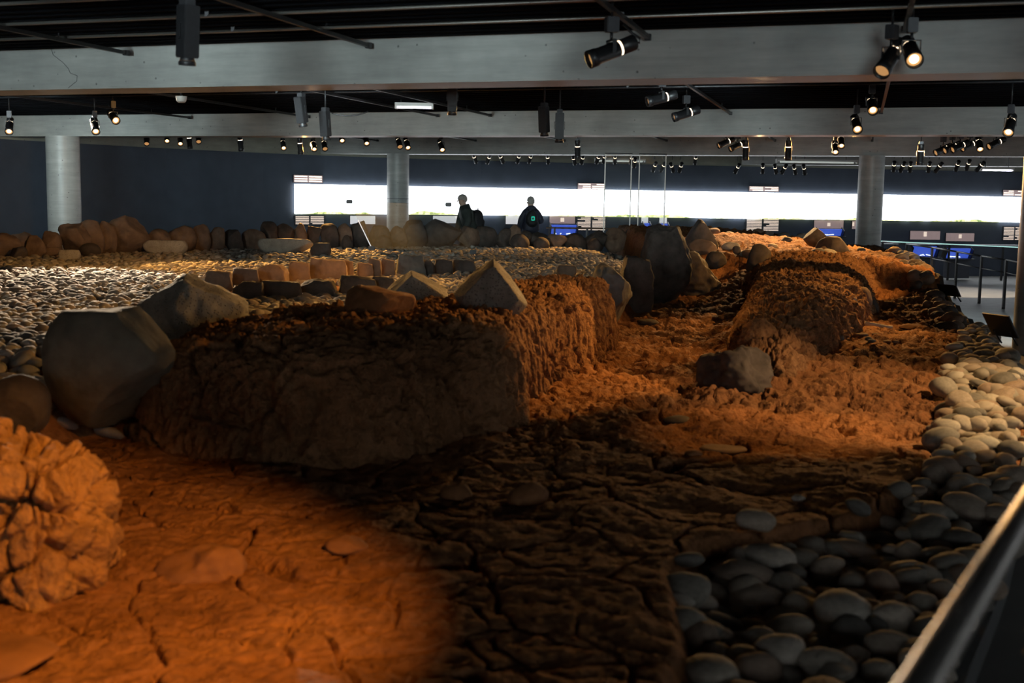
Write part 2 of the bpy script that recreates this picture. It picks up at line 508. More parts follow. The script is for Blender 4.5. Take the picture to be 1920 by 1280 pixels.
def floor_z(X, Y):
    X = np.asarray(X, float); Y = np.asarray(Y, float)
    return -0.30 + 0.18*sstep(20, 26, Y)*(1-sstep(2.0, 7.5, X)) - 0.32*sstep(2.0, 7.5, X)*sstep(6, 17, Y)
gx = np.linspace(-16, 21, 75); gy = np.linspace(-9, 39, 97)
GX, GY = np.meshgrid(gx, gy)
V = np.stack([GX, GY, floor_z(GX, GY)], -1).reshape(-1, 3)
idx = np.arange(V.shape[0]).reshape(GX.shape)
Q = np.stack([idx[:-1, :-1], idx[:-1, 1:], idx[1:, 1:], idx[1:, :-1]], -1).reshape(-1, 4)
tag(link('floor', mesh_np('floor', V, Q), M_FLOOR), 'grey walkway floor around the excavation', None, None, 'structure')

for i, yc in enumerate(BEAM_Y):
    x0, x1 = ((-13, 12), (-13.2, 14), (-7.6, 16.5), (6.6, 17))[i]
    m = MB()
    pts = [(x0, yc-BEAM_K*x0), (x1, yc-BEAM_K*x1)]
    c = (Vector((*pts[0], 0))+Vector((*pts[1], 0)))/2 + bn*BEAM_W/2
    Ln = (Vector(pts[1])-Vector(pts[0])).length
    m.box((0, 0, 0), (Ln, BEAM_W, BEAM_T-BEAM_B))
    o = m.build('ceiling_beam', M_CONC, None, 0.012)
    o.location = (c.x, c.y, (BEAM_B+BEAM_T)/2); o.rotation_euler = (0, 0, math.atan2(bd.y, bd.x))
    tag(o, ('nearest grey concrete ceiling beam with a thin crack at its left', 'grey concrete ceiling beam standing on the pale left column',
            'third concrete ceiling beam, resting on the middle column', 'farthest concrete beam over the right end of the lit panorama')[i], None, 'concrete ceiling beams', 'structure')
# cracks in the first beam: a thin recessed line as dark geometry
pts = [(95, 88), (100, 103), (118, 117), (128, 128), (132, 137), (145, 142), (144, 152), (134, 160), (128, 165)]
B1 = bpy.data.objects['ceiling_beam']
def beam_pt(px, py, yc, proud=0.0015):
    d = ray(px, py); t = yc/(d.y + BEAM_K*d.x)
    return CAM + d*t - bn*proud
m = MB()
q = [beam_pt(px, py, BEAM_Y[0]) for px, py in pts]
bpy.context.view_layer.update()
inv = B1.matrix_world.inverted()
for a, b in zip(q[:-1], q[1:]): m.tube(inv @ a, inv @ b, 0.0025, 5)
m.build('crack', M_KERB, B1)

# columns
def column(name, px, Y, dia, z0, label, seam=None):
    x = P(px, 380, Y).x
    m = MB().lathe([(dia/2, z0), (dia/2, BEAM_B+0.005)], 48)
    o = m.build('column', M_CONC); o.location = (x, Y, 0)
    tag(o, label, None, 'round concrete columns', 'structure')
    if seam:
        s = MB().lathe([(dia/2+0.002, seam), (dia/2+0.002, seam+0.012)], 48).build('seam', M_KERB, o)
    return o
column('column', 120.5, 24.4, 0.64, -0.12, 'pale round concrete column at the left before the dark wall')
column('column', 746, 31.7, 0.565, -0.12, 'round concrete column with a seam standing in the middle of the panorama', 1.46)
column('column', 1631, 27.6, 0.56, -0.62, 'round concrete column behind the right end of the dig')
column('column', 1953, 18.2, 0.56, -0.62, 'dark round column cut by the right edge of the picture')

# ------------------------------------------------------------------ panorama screen and wall panels
def screen_mat():
    m, nt, nodes, L, b = newmat('panorama_light')
    b.inputs['Base Color'].default_value = (0.05, 0.05, 0.05, 1)
    tc = nodes.new('ShaderNodeTexCoord'); sp = nodes.new('ShaderNodeSeparateXYZ'); L.new(tc.outputs['Object'], sp.inputs[0])
    n1 = N(nt, 'ShaderNodeTexNoise', Scale=0.55, Detail=7.0, Roughness=0.6)
    mp = nodes.new('ShaderNodeMapping'); mp.inputs['Scale'].default_value = (1, 1, 0.01); L.new(tc.outputs['Object'], mp.inputs[0]); L.new(mp.outputs[0], n1.inputs['Vector'])
    # hill line height: 1.06 + noise*0.22
    h = N(nt, 'ShaderNodeMapRange'); h.inputs['From Min'].default_value = 0.42; h.inputs['From Max'].default_value = 0.75
    h.inputs['To Min'].default_value = 1.02; h.inputs['To Max'].default_value = 1.19
    L.new(n1.outputs[0], h.inputs[0])
    sub = N(nt, 'ShaderNodeMath', operation='SUBTRACT'); L.new(h.outputs[0], sub.inputs[0]); L.new(sp.outputs['Z'], sub.inputs[1])
    msk = N(nt, 'ShaderNodeMapRange'); msk.inputs['From Min'].default_value = -0.01; msk.inputs['From Max'].default_value = 0.03
    L.new(sub.outputs[0], msk.inputs[0])
    n2 = N(nt, 'ShaderNodeTexNoise', Scale=7.0, Detail=6.0, Roughness=0.7); L.new(tc.outputs['Object'], n2.inputs['Vector'])
    land = ramp(nt, n2.outputs[0], [(0.36, (0.20, 0.30, 0.10)), (0.45, (0.62, 0.66, 0.25)), (0.6, (1.0, 1.0, 0.6))])
    mx = N(nt, 'ShaderNodeMix', data_type='RGBA'); L.new(msk.outputs[0], mx.inputs[0])
    mx.inputs[6].default_value = (0.90, 0.95, 1.0, 1); L.new(land.outputs[0], mx.inputs[7])
    st = N(nt, 'ShaderNodeMapRange'); st.inputs['To Min'].default_value = SCREEN_L; st.inputs['To Max'].default_value = 1.5
    L.new(msk.outputs[0], st.inputs[0])
    L.new(mx.outputs[2], b.inputs['Emission Color']); L.new(st.outputs[0], b.inputs['Emission Strength'])
    return m
SCREEN_L = 5.5
M_SCREEN = screen_mat()
SCREEN_L = 3.0
M_SCREEN2 = screen_mat()
def sub_path(pts, a, b):
    """part of a plan path between two X/Y view ratios"""
    return [p for p in pts if a <= p[0]/p[1] <= b]
fine = resample(WP, 0.15); scrp = resample(WP, 0.6)
r0 = (549-960)/FPX
scr = [next(p for p in fine if p[0]/p[1] >= r0)]+[p for p in scrp if p[0]/p[1] >= r0+0.004]
o = strip_wall('panorama_screen', scr, 1.03, 1.80, M_SCREEN, 0.09, 0.092)
tag(o, 'long glowing white panorama screen with a pale landscape along the navy wall', 'screen')
for pp, lb in ((smooth_path(RIGHTP), 'panorama screen running on along the right wall outside the view'), (smooth_path(BACKP), 'panorama screen on the wall behind the photographer')):
    o = strip_wall('panorama_screen', pp[1:-1], 1.03, 1.80, M_SCREEN2, 0.03, 0.035)
    tag(o, lb, 'screen')

def wall_hit(px, py):
    """point on the back wall seen at a pixel, with inward normal and tangent"""
    d = ray(px, py); r = d.x/d.y
    for a, b in zip(fine[:-1], fine[1:]):
        if a[1] > 5 and a[0]/a[1] <= r <= b[0]/b[1]:
            a = Vector(a); b = Vector(b)
            lo, hi = 0.0, 1.0
            for _ in range(30):
                mid = (lo+hi)/2; p = a.lerp(b, mid)
                if p.x/p.y < r: lo = mid
                else: hi = mid
            t = (b-a).normalized()
            return CAM + d*(p.y/d.y), Vector((t.y, -t.x, 0)), Vector((t.x, t.y, 0))
    raise ValueError(px)
rng = random.Random(5)
def wall_panel(x0, y0, x1, y1, style, label, cat='wall panel', name='text_panel'):
    c, n, t = wall_hit((x0+x1)/2, (y0+y1)/2)
    w = (wall_hit(x1, y1)[0]-wall_hit(x0, y1)[0]).length; h = (y1-y0)/FPX*c.y
    R = Matrix((-t, n, (0, 0, 1))).transposed()
    root = empty(name, c + n*0.012)
    root.rotation_euler = R.to_euler()
    back = {'text': M_PANELDK, 'hot': M_PANELROSE, 'pale': M_PANELPALE, 'rose': M_PANELROSE}[style]
    MB().box((0, 0, 0), (w, 0.02, h)).build('panel', back, root)
    fr = MB()
    for sx in (-1, 1): fr.box((sx*(w/2+0.006), 0, 0), (0.012, 0.028, h+0.02))
    for sz in (-1, 1): fr.box((0, 0, sz*(h/2+0.006)), (w+0.02, 0.028, 0.012))
    fr.build('frame', M_DGREY, root)
    if style in ('text', 'hot'):
        cols = 2 if w > 0.5 else 1
        nl = max(3, int(h/0.042)) if style == 'text' else 3
        for k in range(cols):
            m = MB(); cw = w/cols
            for j in range(nl):
                lw = cw*0.88*(1.0 if rng.random() > 0.25 else rng.uniform(0.4, 0.9))
                zc = h/2 - (j+0.6)*h/(nl+0.2)
                m.box((-w/2+k*cw+cw*0.06+lw/2, 0.012, zc), (lw, 0.006, h/(nl+0.2)*0.55))
            m.build('text_column', M_TEXTHOT if style == 'hot' else M_TEXTW, root)
    elif style in ('rose', 'pale'):
        k = max(2, int(w/0.13))
        for j in range(k):
            ww = w/k*0.72
            MB().box((-w/2+(j+0.5)*w/k, 0.012, rng.uniform(-0.1, 0.15)*h), (ww, 0.006, h*rng.uniform(0.4, 0.62))).build('picture', M_TEXTW if (style == 'rose' and j == k//2) else M_PANELPALE if style == 'pale' else M_PANELROSE, root)
    tag(root, label, cat)
    return root
wall_panel(550, 328.5, 604, 342, 'hot', 'bright heading sign above the left end of the white screen')
wall_panel(1083, 343.5, 1134, 355, 'hot', 'heading sign above the screen, left of the hanging glass sheets')
wall_panel(1404, 349.5, 1460, 358.5, 'hot', 'heading sign above the screen, right of the hanging glass sheets')
wall_panel(1880, 356.5, 1922, 367, 'hot', 'heading sign above the screen at the right picture edge')
wall_panel(552, 404.5, 608, 421, 'text', 'two column text panel below the left end of the screen')
wall_panel(656, 404.5, 703, 420, 'pale', 'pale picture panel between left text panel and middle column')
wall_panel(811, 404.5, 858, 418, 'pale', 'pale picture panel just left of the walking person')
wall_panel(948, 404, 986, 420, 'pale', 'pale picture panel behind the person in the blue jacket')
wall_panel(1030, 404.5, 1078, 419, 'rose', 'rosy picture panel above the blue case beside the blue jacket')
wall_panel(1081, 404.5, 1136, 432, 'text', 'tall two column text panel right of the blue case')
wall_panel(1202, 406, 1215, 417.5, 'pale', 'small square picture below the screen, left of the pair')
wall_panel(1236, 406, 1250, 418, 'pale', 'small square picture below the screen, right of the pair')
wall_panel(1398, 410, 1461, 433, 'text', 'two column text panel above the far end of the dig')
wall_panel(1526, 413, 1581, 428, 'rose', 'rosy picture panel left of the right concrete column')
wall_panel(1597, 414, 1606, 429, 'rose', 'narrow rosy panel half hidden by the right concrete column')
wall_panel(1706, 433, 1762, 449, 'rose', 'rosy picture strip right of the right column')
wall_panel(1773, 437, 1826, 452, 'rose', 'rosy picture strip nearer the right picture edge')
wall_panel(1880, 425, 1923, 450, 'text', 'text panel below the screen at the right picture edge')

def blue_case(x0, y0, x1, y1, label, Yoff=1.0):
    c, n, t = wall_hit((x0+x1)/2, (y0+y1)/2)
    c = P((x0+x1)/2, (y0+y1)/2, c.y-Yoff)
    w = (x1-x0)/FPX*c.y; h = (y1-y0)/FPX*c.y
    root = empty('display_case', c); R = Matrix((-t, n, (0, 0, 1))).transposed(); root.rotation_euler = R.to_euler()
    d = 0.5
    T = Matrix.Rotation(math.radians(-28), 3, 'X')
    MB().box((0, -0.05, 0), (w, 0.03, h*1.05), T).build('lit_back', M_BLUE, root)
    for s in (-1, 1): MB().box((s*(w/2+0.012), 0, 0), (0.024, 0.22, h*1.15), T).build('side_panel', M_BLACK, root)
    MB().box((0, 0.10, -h/2-0.02), (w+0.05, 0.30, 0.03)).build('shelf', M_BLACK, root)
    MB().box((0, -0.02, -h/2-0.30), (w*0.9, 0.2, 0.54)).build('plinth', M_PANELDK, root)
    a = MB(); rr = random.Random(int(x0))
    for k in range(3):
        a.tube((rr.uniform(-.3, .3)*w, 0.02, -h*0.38), (rr.uniform(-.3, .4)*w, 0.03, -h*0.3), 0.014, 6)
    a.build('exhibit', M_BLUEW, root)
    tag(root, label, 'display case')
blue_case(1031, 421, 1081, 441, 'blue lit display case behind the far railing')
blue_case(1206, 418, 1218, 430, 'tiny blue lit case under the left small square picture', 0.6)
blue_case(1237, 419, 1252, 430, 'tiny blue lit case under the right small square picture', 0.6)
blue_case(1531, 429, 1580, 442, 'blue lit display case just left of the right column')
blue_case(1706, 461, 1757, 481, 'blue lit display case behind the right railing, left one', 2.0)
blue_case(1770, 465, 1821, 484, 'blue lit display case behind the right railing, right one', 2.0)
# lit glass counter edge along the right of the back wall
a = P(1652, 452, 34.5); b = P(1922, 464, 35.2)
root = empty('glass_counter', a)
MB().tube((0, 0, 0), b-a, 0.014, 8).build('lit_edge', M_CYAN, root)
MB().box((b-a)/2+Vector((0, 0.3, -0.02)), ((b-a).length, 0.6, 0.02), Matrix.Rotation(math.atan2((b-a).y, (b-a).x), 3, 'Z')).build('counter_top', M_PANELDK, root)
for k in (0.12, 0.5, 0.88):
    MB().box((b-a)*k+Vector((0, 0.35, -0.55)), (0.05, 0.05, 1.05)).build('leg', M_BLACK, root)
tag(root, 'long counter with a glowing cyan glass edge along the right wall', 'counter')

# ------------------------------------------------------------------ excavation ground
EDGE_Y = [1.0, 4.5, 5.2, 5.75, 8.0, 10.0, 12.0, 15.0, 18.5, 21.0, 23.7, 26.0, 28.0]
EDGE_X = [0.05, 1.70, 2.07, 2.35, 3.42, 4.28, 4.88, 5.68, 6.45, 7.05, 7.60, 7.75, 7.2]
def edge_x(Y): return np.interp(Y, EDGE_Y, EDGE_X)
COB_Y = [1.0, 3.0, 4.3, 5.2, 5.7, 6.0, 6.45, 7.4, 8.5, 10.8, 13.3, 14.5]
COB_X = [-0.1, 0.3, 0.70, 0.76, 0.95, 1.55, 2.04, 2.6, 3.02, 3.85, 4.95, 5.55]
def cob_x(Y): return np.interp(Y, COB_Y, COB_X)
LINE = np.array([(-16, 7.35), (-3.0, 7.45), (-2.2, 8.2), (-0.9, 8.6), (-0.3, 9.6), (0.3, 11), (0.8, 13.0), (1.15, 14.8), (1.75, 17), (2.2, 19), (2.5, 22), (2.3, 30)], float)
def side_dist(X, Y):
    """signed distance to the pebble floor's front/right boundary; positive on the pebble side"""
    best = np.full(X.shape, 1e9); sg = np.ones(X.shape)
    for a, b in zip(LINE[:-1], LINE[1:]):
        d = b-a; L2 = d@d
        t = np.clip(((X-a[0])*d[0]+(Y-a[1])*d[1])/L2, 0, 1)
        ex = X-a[0]-t*d[0]; ey = Y-a[1]-t*d[1]
        dist = np.hypot(ex, ey)
        s = np.sign(d[0]*(Y-a[1])-d[1]*(X-a[0]))
        m = dist < best - 1e-9
        best = np.where(m, dist, best); sg = np.where(m, s, sg)
    return best*sg
def ground_base(X, Y):
    X = np.asarray(X, float); Y = np.asarray(Y, float)
    sd = side_dist(X, Y)
    z = np.zeros(X.shape)
    # trench floor climbs gently, ground right of the ridge climbs to the bank
    trench = 0.16*sstep(13, 20, Y)
    right = 0.10*sstep(9, 12, Y)+0.52*sstep(15, 23.5, Y)
    wr = sstep(0.15, 0.19, X/np.maximum(Y, 1)-0.0)
    z = trench*(1-wr)+right*wr
    # bank at the far end
    front = 20.6 + 0.5*np.sin(X*1.7) - 1.6*sstep(3.4, 5.2, X)
    bank = 0.68 + 0.26*sstep(21, 26, Y)*(1-sstep(4.5, 7.4, X))
    k = sstep(-0.35, 0.35, Y-front)*(1-sstep(5.6, 7.2, X))
    z = z*(1-k)+np.maximum(bank, z)*k
    # pebble floor
    peb = 0.36+0.14*sstep(0.1, 1.1, sd)
    kp = sstep(-0.12, 0.14, sd)
    z = z*(1-kp)+peb*kp
    # cobble border at the right: lower in front, heaped farther on
    dc = X-cob_x(Y)
    cz = np.interp(Y, [3, 6.2, 7.5, 9.5, 14], [-0.17, -0.16, -0.05, 0.06, 0.16])
    kc = sstep(-0.10, 0.06, dc)*(1-sstep(13.6, 14.8, Y))
    z = z*(1-kc)+cz*kc
    return z, sd, kc, kp, k
NS, NY = 700, 820
yy = np.exp(np.linspace(math.log(1.9), math.log(28.5), NY))
ss = np.linspace(0, 1, NS)
YY = np.repeat(yy[:, None], NS, 1)
XL = -0.5*yy-1.2; XR = edge_x(yy)
XX = XL[:, None]+(XR-XL)[:, None]*ss[None, :]
X = XX.ravel(); Y = YY.ravel()
Z, sd, kc, kp, kb = ground_base(X, Y)
p2 = np.stack([X, Y, np.zeros_like(X)], -1)
soilmask = (1-kc)*(1-kp)
warp = np.stack([fbm(p2*0.9+3.1, 3), fbm(p2*0.9+9.7, 3), np.zeros_like(X)], -1)
e1, c1 = cells((p2+0.25*warp)*1.6, False)
e2, c2 = cells((p2+0.12*warp)*5.2+31, False)
n1 = fbm(p2*0.55, 3); n2 = fbm(p2*2.3+5, 5); n3 = fbm(p2*9+11, 3)
crackmask = sstep(-0.7, 0.1, fbm(p2*0.7+40, 2))
rough = sstep(7.0, 9.5, Y)
n4 = fbm(p2*np.array([7, 16, 1])+23, 3)
Z = Z + 0.045*n1*soilmask + (0.022+0.035*rough)*n2*soilmask + (0.008+0.014*rough)*n3*soilmask + 0.016*n4*soilmask*(0.35+rough)
Z = Z - soilmask*0.075*crackmask*(1-sstep(0.0, 0.045, e1)) - soilmask*0.032*(1-sstep(0.0, 0.09, e2))*(0.12+0.88*rough)
e5, c5 = cells((p2+0.16*warp)*2.9+77, False)
Z = Z - soilmask*0.035*sstep(-0.3, 0.3, fbm(p2*1.1+60, 2))*(1-sstep(0.0, 0.07, e5))*(1-0.6*rough)
Z = Z + soilmask*0.035*(c2-0.5)*rough + soilmask*0.012*(c1-0.5)
# layered lip on steep bank and step faces
Z = Z + (1-kc)*0.06*n2*(4*kp*(1-kp)) + 0.03*n2*(kb*(1-kb)*4)
Z = Z - 0.03*kc - 0.04*sstep(0.3, 0.8, kp)
V = np.stack([X, Y, Z], -1)
idx = np.arange(NS*NY).reshape(NY, NS)
Q = np.stack([idx[:-1, :-1], idx[:-1, 1:], idx[1:, 1:], idx[1:, :-1]], -1).reshape(-1, 4)
GROUND = link('excavated_ground', mesh_np('excavated_ground', V, Q), M_SOIL)
tag(GROUND, 'cracked reddish brown clay ground of the excavated house ruin', None, None, 'structure')
ZG = Z.reshape(NY, NS)
def gz(x, y):
    """height of the finished ground under a plan point"""
    j = np.interp(y, yy, np.arange(NY)); j0 = int(min(max(j, 0), NY-2)); fj = j-j0
    s = (x-np.interp(y, yy, XL))/(np.interp(y, yy, XR)-np.interp(y, yy, XL))*(NS-1)
    i0 = int(min(max(s, 0), NS-2)); fi = min(max(s-i0, 0), 1)
    a = ZG[j0, i0]*(1-fi)+ZG[j0, i0+1]*fi; b = ZG[j0+1, i0]*(1-fi)+ZG[j0+1, i0+1]*fi
    return float(a*(1-fj)+b*fj)

# retaining edge of the dig along the walkway
v = []; f = []
ey = np.linspace(1.9, 28.4, 110)
for k, y in enumerate(ey):
    x = float(edge_x(y)); zt = gz(x-0.01, y)+0.02; zf = float(floor_z(x, y))-0.02
    v += [(x-0.01, y, zt), (x+0.05, y-0.01, zt-0.01), (x+0.06, y-0.01, zf), (x-0.01, y, zf)]
for k in range(len(ey)-1):
    for j in range(4): f.append((4*k+j, 4*k+(j+1) % 4, 4*k+4+(j+1) % 4, 4*k+4+j))
me = bpy.data.meshes.new('kerb'); me.from_pydata(v, [], f); me.update()
tag(link('trim_2', me, M_KERB), 'dark kerb holding the dig along the walkway', None, None, 'structure')
# ------------------------------------------------------------------ turf walls
def sweep_wall(name, spine, mat, label, ns, npf, e=0.42, amp=1.0, end=0.35, strata=False, seed=0.0, flare=0.14, lump=1.0, smooth_front=False):
    """spine rows: x, y, base z, top z, half width left, half width right"""
    sp = np.array(spine, float)
    d = np.concatenate([[0], np.cumsum(np.hypot(*(sp[1:, :2]-sp[:-1, :2]).T))])
    tt = np.linspace(0, d[-1], ns)
    # smoothed interpolation of every column
    rows = np.stack([np.interp(tt, d, sp[:, k]) for k in range(6)], -1)
    ker = max(3, int(ns*0.035)) | 1
    pad = ker//2
    for k in range(6):
        w = np.ones(ker)/ker
        for _ in range(2):
            ex = np.concatenate([2*rows[0, k]-rows[1:pad+1, k][::-1], rows[:, k], 2*rows[-1, k]-rows[-pad-1:-1, k][::-1]])
            rows[:, k] = np.convolve(ex, w, 'valid')
    tx = np.gradient(rows[:, 0]); ty = np.gradient(rows[:, 1]); ln = np.hypot(tx, ty); tx /= ln; ty /= ln
    # right normal
    nx, ny = ty, -tx
    ends = np.minimum(tt, d[-1]-tt)/end
    sc = np.where(ends < 1, np.sqrt(np.clip(1-(1-np.clip(ends, 0, 1))**2.6, 0.0, 1)), 1.0)
    ph = np.linspace(math.pi, 0, npf)
    cx = np.sign(np.cos(ph))*np.abs(np.cos(ph))**e; sz = np.abs(np.sin(ph))**e
    # even out along the profile
    ch = np.concatenate([[0], np.cumsum(np.hypot(np.diff(cx)*1.0, np.diff(sz)*0.9))])
    u = np.linspace(0, ch[-1], npf); cx = np.interp(u, ch, cx); sz = np.interp(u, ch, sz)
    wl = rows[:, 4:5]; wr = rows[:, 5:6]
    half = np.where(cx[None, :] < 0, wl, wr)
    fl = 1+flare*(1-sz[None, :])**2
    off = cx[None, :]*half*fl*(0.15+0.85*sc[:, None])
    H = (rows[:, 3:4]-rows[:, 2:3])
    z = rows[:, 2:3]-0.06+(H+0.06)*sz[None, :]*sc[:, None]
    px = rows[:, 0:1]+nx[:, None]*off; py = rows[:, 1:2]+ny[:, None]*off
    G = np.stack([px, py, z], -1)
    du = np.gradient(G, axis=0); dv = np.gradient(G, axis=1)
    nr = np.cross(dv, du); nr /= np.maximum(np.linalg.norm(nr, axis=2, keepdims=True), 1e-6)
    if nr[ns//2, npf//2, 2] < 0: nr = -nr
    p = G.reshape(-1, 3)+seed
    wv = np.stack([fbm(p*1.3+2, 3), fbm(p*1.3+8, 3), fbm(p*1.3+15, 3)], -1)
    side = 1-np.clip(np.abs(nr.reshape(-1, 3)[:, 2]), 0, 1)
    if strata:   # flat turf layers broken by upright cracks
        e1, c1 = cells((p+0.10*wv)*np.array([4.2, 4.2, 5.2]))
        e2, c2 = cells((p+0.06*wv)*np.array([9, 9, 4.0])+50)
        disp = 0.05*fbm(p*1.7, 3)+0.055*(c1-0.5)-0.08*(1-sstep(0, 0.14, e1))-0.04*(1-sstep(0, 0.15, e2))+0.025*fbm(p*9, 3)
    else:        # upright columns on the sides, fissured slabs on top
        e1, c1 = cells((p+0.07*wv)*np.array([8.0, 8.0, 1.5]))
        e2, c2 = cells((p+0.08*wv)*np.array([2.4, 2.4, 1.5])+70)
        e3, c3 = cells((p+0.05*wv)*np.array([17, 17, 5.0])+33)
        top = 1-side
        if smooth_front: lump = 0.35+0.65*sstep(-0.9, -0.35, p[:, 0]-seed)
        disp = (0.045*fbm(p*0.9, 2)+0.03*(c2-0.5)+(0.045*(c1-0.5)-0.10*(1-sstep(0, 0.15, e1)))*(0.25+0.75*side)*lump
                - 0.06*(1-sstep(0, 0.07, e2)) - 0.012*(1-sstep(0, 0.2, e3))+0.008*(c3-0.5)
                + 0.022*fbm(p*np.array([7, 7, 3.0]), 3)+0.012*fbm(p*np.array([24, 24, 9]), 2)+0.035*top*fbm(p*np.array([3, 11, 2])+9, 3))
    G = G+nr*(disp*amp).reshape(ns, npf, 1)
    V = G.reshape(-1, 3)
    idx = np.arange(ns*npf).reshape(ns, npf)
    Q = np.stack([idx[:-1, :-1], idx[:-1, 1:], idx[1:, 1:], idx[1:, :-1]], -1).reshape(-1, 4)
    o = link(name, mesh_np(name, V, Q), mat)
    tag(o, label, 'turf wall')
    return o
WALL_A = sweep_wall('turf_wall', [
    (-2.55, 8.55, 0.0, 0.56, 0.95, 0.95), (-2.0, 8.55, -0.02, 0.66, 1.25, 1.05), (-1.3, 8.50, -0.02, 0.70, 1.55, 1.22), (-0.85, 8.75, -0.02, 0.71, 1.45, 0.98),
    (-0.58, 9.4, 0, 0.71, 1.15, 0.66), (-0.28, 10.2, 0, 0.71, 0.85, 0.54), (0.08, 11.1, 0, 0.72, 0.66, 0.50), (0.48, 12.3, 0, 0.78, 0.5, 0.44), (0.80, 13.3, 0, 0.76, 0.42, 0.40)],
    M_TURF, 'long thick turf wall with a dark front face and orange right flank', 720, 270, 0.40, 1.0, 0.4, False, 0.0, 0.14, 1.0, True)
RIDGE = sweep_wall('turf_wall', [
    (2.16, 10.5, 0.0, 0.30, 0.22, 0.26), (2.32, 11.2, 0.0, 0.46, 0.32, 0.36), (2.62, 12.2, 0.02, 0.56, 0.42, 0.50), (3.05, 13.6, 0.03, 0.62, 0.48, 0.66), (3.5, 15.2, 0.05, 0.66, 0.55, 0.85),
    (4.0, 17.0, 0.1, 0.70, 0.7, 0.9), (4.5, 18.8, 0.2, 0.74, 0.9, 0.95), (5.0, 20.4, 0.4, 0.74, 1.0, 0.95)],
    M_TURF, 'rugged turf ridge running back from a dark knobbly end stone', 560, 210, 0.55, 1.25, 0.3, False, 21.0)
BLOCK = sweep_wall('turf_wall', [
    (-3.6, 4.9, -0.02, 0.60, 0.32, 0.36), (-2.5, 5.0, -0.02, 0.62, 0.34, 0.38), (-2.05, 4.98, -0.02, 0.60, 0.32, 0.36), (-1.66, 4.95, -0.02, 0.50, 0.26, 0.30)],
    M_BLOCK, 'brightly lit layered turf block at the lower left picture edge', 340, 220, 0.34, 1.0, 0.22, True, 5.0, 0.3)
# ------------------------------------------------------------------ rocks
_ICO = {}
def ico(sub):
    if sub not in _ICO:
        bm = bmesh.new(); bmesh.ops.create_icosphere(bm, subdivisions=sub, radius=1.0)
        bm.verts.ensure_lookup_table()
        _ICO[sub] = (np.array([v.co[:] for v in bm.verts]), np.array([[v.index for v in f.verts] for f in bm.faces]))
        bm.free()
    return _ICO[sub]
def rock_mesh(size, seed, cuts=6, rough=0.10, sub=4, planes=None, dmin=0.62, dmax=0.9):
    """faceted, weathered stone: half sizes (sx,sy,sz); planes: explicit extra cuts (normal, distance)"""
    v, f = ico(sub); v = v.copy()
    r = np.random.RandomState(seed)
    pl = []
    for k in range(cuts):
        n = r.normal(size=3); n /= np.linalg.norm(n); pl.append((n, r.uniform(dmin, dmax)))
    for n, dd in (planes or []):
        n = np.array(n, float); n /= np.linalg.norm(n); pl.append((n, dd))
    for n, dd in pl:
        h = v@n
        m = h > dd
        v[m] -= np.outer(h[m]-dd, n)*0.94
    # renormalise the extents
    lo = v.min(0); hi = v.max(0); v = (v-(lo+hi)/2)/((hi-lo)/2)
    v = v*np.array(size)
    s = min(size)
    q = v/s*0.9+seed*3.7
    nn = v/np.maximum(np.linalg.norm(v, axis=1, keepdims=True), 1e-6)
    v = v+nn*((rough*fbm(q, 4)+0.3*rough*fbm(q*4, 2))*s)[:, None]
    return mesh_np('stone', v, f)
def rock(name, loc, size, seed, mat, label, group=None, cat='stone', rz=0.0, tilt=(0, 0), **kw):
    me = rock_mesh(size, seed, **kw)
    o = link(name, me, mat)
    o.location = loc; o.rotation_euler = (tilt[0], tilt[1], rz)
    tag(o, label, cat, group)
    return o
def rock_px(name, box, seed, mat, label, z=None, Y=None, depth=0.8, group=None, sink=0.12, base_y=None, **kw):
    """a stone filling a pixel box of the view, standing on the ground at height z (or at distance Y)"""
    x0, y0, x1, y1 = box
    xc = (x0+x1)/2
    if Y is None:
        p = PZ(xc, y1, z); Yb = p.y
    else:
        Yb = Y
    w = (x1-x0)/FPX*Yb; dp = w*depth
    Yc = Yb+dp*0.35
    top = P(xc, y0, Yc).z; bot = P(xc, y1, Yb).z
    h = max(top-bot, 0.05)
    hz_ = (h*(1+sink))/2
    return rock(name, (P(xc, 500, Yc).x, Yc, top-hz_), (w/2*Yc/Yb, dp/2, hz_), seed, mat, label, group, **kw)

rock_px('boulder', (78, 578, 322, 765), 11, M_OLIVE, 'large smooth boulder at the left end of the turf wall', Y=7.35, depth=0.75, sink=0.3, cuts=2, rough=0.06, sub=5, dmin=0.85, dmax=0.95,
        planes=[((0.62, -0.25, -0.74), 0.60), ((0.70, -0.1, 0.72), 0.78), ((-0.05, 0, 1), 0.80)])
rock_px('boulder', (264, 517, 464, 606), 12, M_BOULDER, 'pitted grey boulder lying behind the large smooth boulder', Y=9.0, depth=0.9, sink=0.6, cuts=3, rough=0.12, sub=5,
        planes=[((0.55, 0, 0.8), 0.68), ((-0.7, 0, 0.7), 0.75)], dmin=0.75)
rock_px('boulder', (652, 534, 778, 592), 13, M_CLAYSTONE, 'low flat stone embedded in the turf wall top', Y=8.9, depth=1.0, cuts=4, rough=0.09, sub=5, sink=0.5,
        planes=[((0.3, 0, 1), 0.6)])
rock_px('boulder', (714, 507, 844, 562), 14, M_BOULDER, 'wedge shaped boulder with a lit pitted flank behind the wall top', Y=10.3, depth=0.8, sink=0.7, cuts=2, rough=0.05, sub=5,
        planes=[((0.62, -0.1, 0.78), 0.55), ((-0.75, -0.2, 0.6), 0.62), ((0, -1, 0.25), 0.65)], dmin=0.75)
rock_px('boulder', (854, 486, 990, 570), 15, M_BOULDER, 'tall triangular boulder on the turf wall with a bright right flank', Y=9.6, depth=0.7, sink=0.45, cuts=1, rough=0.07, sub=5, dmin=0.8,
        planes=[((0.80, -0.12, 0.58), 0.50), ((-0.72, -0.2, 0.66), 0.56), ((0.0, -1, 0.3), 0.6)])
